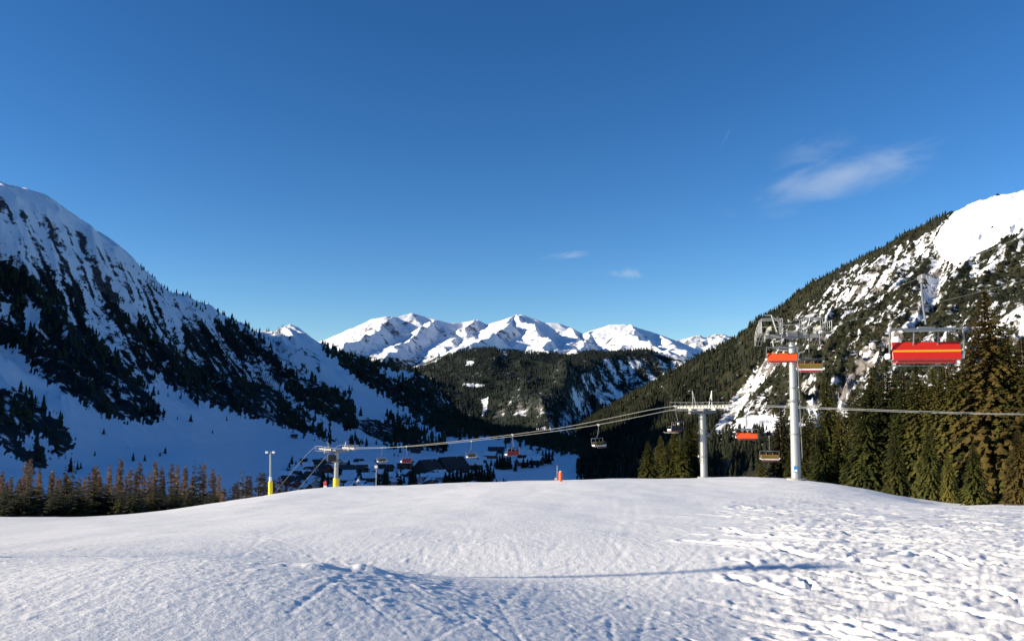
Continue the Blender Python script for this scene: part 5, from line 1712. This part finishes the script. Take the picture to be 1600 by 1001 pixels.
def chalet(px, row, wpx, hpx, roofpx, yaw, label, wall='wood_dark', roof='snow', depth=1.0, y_hint=None, windows=3):
    p = left.hit(px, row, 500, 2000) if y_hint is None else P(px, row, y_hint)
    y = p.y; s = y / F
    W = 1.2 * wpx * s; Hh = 1.25 * hpx * s; Rr = 1.2 * roofpx * s; D = max(7.0, W * depth)
    t = thing('chalet', label, 'house', (p.x, p.y + D * .3, p.z - .6), R(yaw), 'houses of the valley village')
    Hh += .6
    # walls with gable ends (ridge runs along x)
    hw, hd = W / 2, D / 2
    vs = [(-hw, -hd, 0), (hw, -hd, 0), (hw, hd, 0), (-hw, hd, 0), (-hw, -hd, Hh), (hw, -hd, Hh), (hw, hd, Hh), (-hw, hd, Hh), (-hw, 0, Hh + Rr), (hw, 0, Hh + Rr)]
    MB().add(vs, [(3, 2, 1, 0), (0, 1, 5, 4), (2, 3, 7, 6), (1, 2, 6, 9, 5), (3, 0, 4, 8, 7)]).build('wall', M[wall], t)
    o = W * .06 + .6
    def slab(z, th, inset=0):
        k = 1 - inset
        out = []
        for sg in (-1, 1):
            ey = sg * (hd + o) * k; ez = Hh - (Rr / hd) * o * k + (Rr * inset)
            a = [(-hw - o * k, 0, Hh + Rr + z), (hw + o * k, 0, Hh + Rr + z), (hw + o * k, ey, ez + z), (-hw - o * k, ey, ez + z)]
            b = [(q[0], q[1], q[2] + th) for q in a]
            out.append((a + b, [(0, 1, 2, 3), (7, 6, 5, 4), (0, 4, 5, 1), (1, 5, 6, 2), (2, 6, 7, 3), (3, 7, 4, 0)]))
        return out
    mb = MB()
    for a, f in slab(.05, .3): mb.add(a, f)
    rf = mb.build('roof', M['roof'], t)
    if roof == 'snow':
        mb = MB()
        for a, f in slab(.36, .55, .04): mb.add(a, f)
        mb.build('roof_snow', M['roof_snow'], rf)
    MB().box((hw * .35, -hd * .25, Hh + Rr * .95), (.9, .9, 2.0)).build('chimney', M['plaster'], rf)
    for i in range(windows):
        xw = -hw + (i + .5) * W / windows
        fr = MB().box((xw, -hd - .04, Hh * .55), (min(1.6, W / windows * .55), .10, min(1.5, Hh * .4))).build('window', M['wood_dark'] if wall == 'plaster' else M['plaster'], t)
        MB().box((xw, -hd - .10, Hh * .55), (min(1.3, W / windows * .42), .04, min(1.2, Hh * .32))).build('pane', M['glass'], fr)
    return t


for a in (
    (446, 748, 12, 5, 4, 10, 'small dark chalet at the left end of the village beside the thicket', 'wood_dark', 'snow'),
    (466, 741, 13, 5, 4, -20, 'dark chalet under a bushy tree at the upper left of the village', 'wood_dark', 'snow'),
    (479, 733, 12, 4, 4, 25, 'highest small chalet on the left side of the village', 'wood_dark', 'snow'),
    (455, 759, 20, 7, 5, 5, 'red brown timber house with a pale gable near the dark thicket', 'wood_red', 'dark'),
    (488, 752, 20, 6, 6, -8, 'wide dark roofed chalet left of the padded tower', 'wood_dark', 'dark'),
    (497, 733, 14, 7, 5, 15, 'pale walled house with a dark roof uphill left of the padded tower', 'plaster', 'dark'),
    (507, 738, 12, 6, 4, -30, 'house with a dim wall right next to the pale walled one', 'wood_red', 'dark'),
    (474, 722, 7, 2.5, 2, 0, 'tiny hay barn alone on the snow above the village', 'wood_dark', 'dark'),
    (459, 684, 7, 2.5, 2, 10, 'tiny hay barn high on the open snow left of the tower', 'wood_dark', 'dark'),
    (547, 741, 32, 7, 4, 2, 'long low dark building right of the padded tower', 'wood_dark', 'dark'),
    (541, 754, 16, 4, 4, 12, 'snow roofed chalet below the long dark building', 'wood_dark', 'snow'),
    (560, 727, 10, 4, 4, -15, 'small dark chalet above the right end of the long building', 'wood_dark', 'dark'),
    (575, 752, 16, 5, 5, 20, 'snow roofed chalet left of the thin lamp post', 'wood_dark', 'snow'),
    (556, 765, 20, 5, 5, -5, 'snow roofed chalet close behind the skier', 'wood_dark', 'snow'),
    (580, 735, 10, 5, 3, 30, 'small dark house left of the lamp head', 'wood_dark', 'snow'),
    (600, 737, 18, 5, 4, -12, 'dark house just right of the lamp head', 'wood_dark', 'dark'),
    (614, 751, 14, 6, 4, 15, 'dark chalet with snowy roof between two trees below the lamp', 'wood_dark', 'snow'),
    (632, 733, 17, 8, 3, -5, 'red brown house left of the large gabled hotel', 'wood_red', 'snow'),
    (667, 741, 26, 7, 11, 50, 'large hotel with a broad dark gabled roof, left of the pair', 'wood_dark', 'dark'),
    (704, 738, 32, 7, 12, 38, 'large hotel with a long dark sloping roof, right of the pair', 'wood_dark', 'dark'),
    (662, 752, 7, 6, 3, 0, 'narrow dark red hut below the left hotel', 'wood_red', 'snow'),
    (684, 751, 26, 5, 4, 0, 'low snow roofed annex in front of the two hotels', 'plaster', 'snow'),
    (668, 769, 30, 5, 9, 80, 'dark roof of a house peeping over the snow rim below the hotels', 'wood_dark', 'dark'),
    (740, 733, 20, 6, 5, 10, 'dark chalet right of the big hotels', 'wood_dark', 'snow'),
    (766, 716, 14, 4, 4, -10, 'reddish chalet in the upper right of the village', 'wood_red', 'snow'),
    (775, 707, 18, 3, 4, 5, 'dark roofed house at the top right of the village', 'wood_dark', 'dark'),
    (753, 723, 9, 4, 3, 20, 'small house left of the dense conifer block', 'wood_dark', 'snow'),
    (802, 711, 14, 3, 4, 0, 'dark roofed house above the dense conifer block', 'wood_dark', 'dark'),
    (820, 716, 16, 5, 5, 15, 'snow roofed house under the shaded forest at the right end', 'wood_dark', 'snow'),
    (836, 726, 18, 6, 5, -20, 'large chalet at the right end of the village', 'wood_dark', 'snow'),
    (815, 728, 12, 5, 4, 30, 'chalet beside the big one at the right end of the village', 'wood_red', 'snow'),
    (909, 733, 8, 4, 3, 10, 'lone small hut on the open snow right of the village', 'wood_red', 'dark'),
    (649, 707, 12, 3, 3, 0, 'long dark barn under the tree row above the hotels', 'wood_dark', 'dark')):
    chalet(*a)
_hr = random.Random(21)
VPOLY = [(438, 742), (480, 726), (520, 722), (600, 727), (650, 742), (700, 745), (745, 744), (750, 765), (600, 769), (450, 768)]
spots = []
while len(spots) < 38:
    q = (_hr.uniform(438, 750), _hr.uniform(722, 769))
    if in_poly([q[0]], [q[1]], VPOLY)[0] and all(abs(q[0] - o[0]) > 9 or abs(q[1] - o[1]) > 4 for o in spots):
        spots.append(q)
for (px, row) in sorted(spots):
    near = 'uphill' if row < 738 else ('in the middle' if row < 753 else 'close behind the snow rim')
    side = 'left of the padded tower' if px < 520 else ('right of the padded tower' if px < 587 else ('left of the hotels' if px < 650 else 'below the hotels'))
    chalet(px, row, _hr.uniform(9, 15), _hr.uniform(3.5, 5), _hr.uniform(3, 4.5), _hr.uniform(-80, 80), 'small snow roofed chalet, %s, %s' % (near, side), _hr.choice(['wood_dark', 'wood_dark', 'wood_red', 'plaster']), 'snow', windows=2)

# trees that stand singly in the village and on the open snow: px, foot row, height in px
VT = [(208, 720, 13), (226, 720, 10), (258, 708, 10), (250, 712, 7), (298, 659, 12), (332, 677, 6), (277, 655, 5), (162, 678, 9), (148, 712, 8), (110, 738, 24), (121, 734, 12), (126, 732, 10),
      (545, 736, 18), (541, 738, 12), (559, 726, 10), (505, 765, 30), (512, 760, 22), (530, 745, 14), (516, 728, 10),
      (601, 762, 30), (605, 757, 24), (620, 756, 20), (626, 757, 16), (631, 755, 14), (645, 764, 36), (642, 760, 24), (649, 758, 22), (588, 762, 18), (592, 752, 12), (638, 742, 16), (584, 770, 14),
      (696, 756, 20), (702, 758, 22), (708, 757, 22), (714, 757, 24), (720, 756, 22), (727, 754, 18), (732, 752, 20), (737, 750, 18),
      (744, 750, 26), (749, 762, 30), (753, 763, 34), (757, 764, 30), (762, 762, 36), (766, 752, 26), (771, 748, 18), (742, 735, 12), (736, 732, 12),
      (771, 767, 14), (776, 767, 18), (781, 768, 14), (787, 768, 22), (790, 768, 18), (775, 758, 8),
      (777, 732, 20), (781, 733, 22), (785, 733, 24), (789, 733, 22), (793, 733, 22), (797, 732, 20), (805, 736, 16), (812, 724, 16), (818, 731, 16), (824, 730, 14), (831, 731, 16), (840, 730, 12),
      (848, 722, 20), (853, 724, 22), (858, 724, 20), (863, 720, 14), (904, 730, 9), (752, 720, 8), (764, 703, 6), (790, 700, 8), (798, 704, 8), (840, 708, 8), (812, 706, 8),
      (560, 695, 12), (566, 694, 8), (588, 694, 8), (600, 694, 8), (548, 692, 8), (618, 697, 9), (624, 698, 8), (630, 698, 8), (640, 700, 9), (660, 703, 11), (668, 704, 13), (676, 704, 12), (684, 704, 12), (692, 704, 12), (697, 704, 13),
      (610, 693, 8), (616, 712, 5), (622, 713, 5), (456, 728, 16), (462, 732, 12), (470, 727, 10), (452, 736, 14), (518, 742, 12), (526, 756, 14), (534, 768, 12), (478, 760, 12), (566, 742, 10), (570, 768, 16)]
VG = 'conifers standing between the village houses'
while len(VT) < 158:
    q = (_hr.uniform(440, 790), _hr.uniform(722, 769))
    if in_poly([q[0]], [q[1]], VPOLY + [])[0] or in_poly([q[0]], [q[1]], [(735, 745), (770, 740), (800, 735), (850, 730), (850, 715), (790, 720), (740, 725)])[0]: VT.append((q[0], q[1], _hr.uniform(5, 13)))
_ex = [(left.hit(a, b, 450, 2100), h) for a, b, h in VT[128:]]
forest('village_trees', np.array([p.x for p, h in _ex]), np.array([p.y for p, h in _ex]), np.array([p.z for p, h in _ex]), np.array([h * p.y / F for p, h in _ex]), 1.3, M['forest'],
       'smaller dark conifers and bushes strewn between the village houses', 'trees', FAR_T, 77)
for i, (px, row, hp) in enumerate(VT[:128]):
    p = left.hit(px, row, 450, 2100)
    open_snow = px < 340
    lone_tree(FORE_M[i % 6], p.x, p.y, p.z, hp * p.y / F * 1.05, 'lone small dark conifer on the open snow above the larches' if open_snow else 'dark conifer among the village houses in the shaded valley',
              'lone conifers on the open snow' if open_snow else VG, w=1.4)
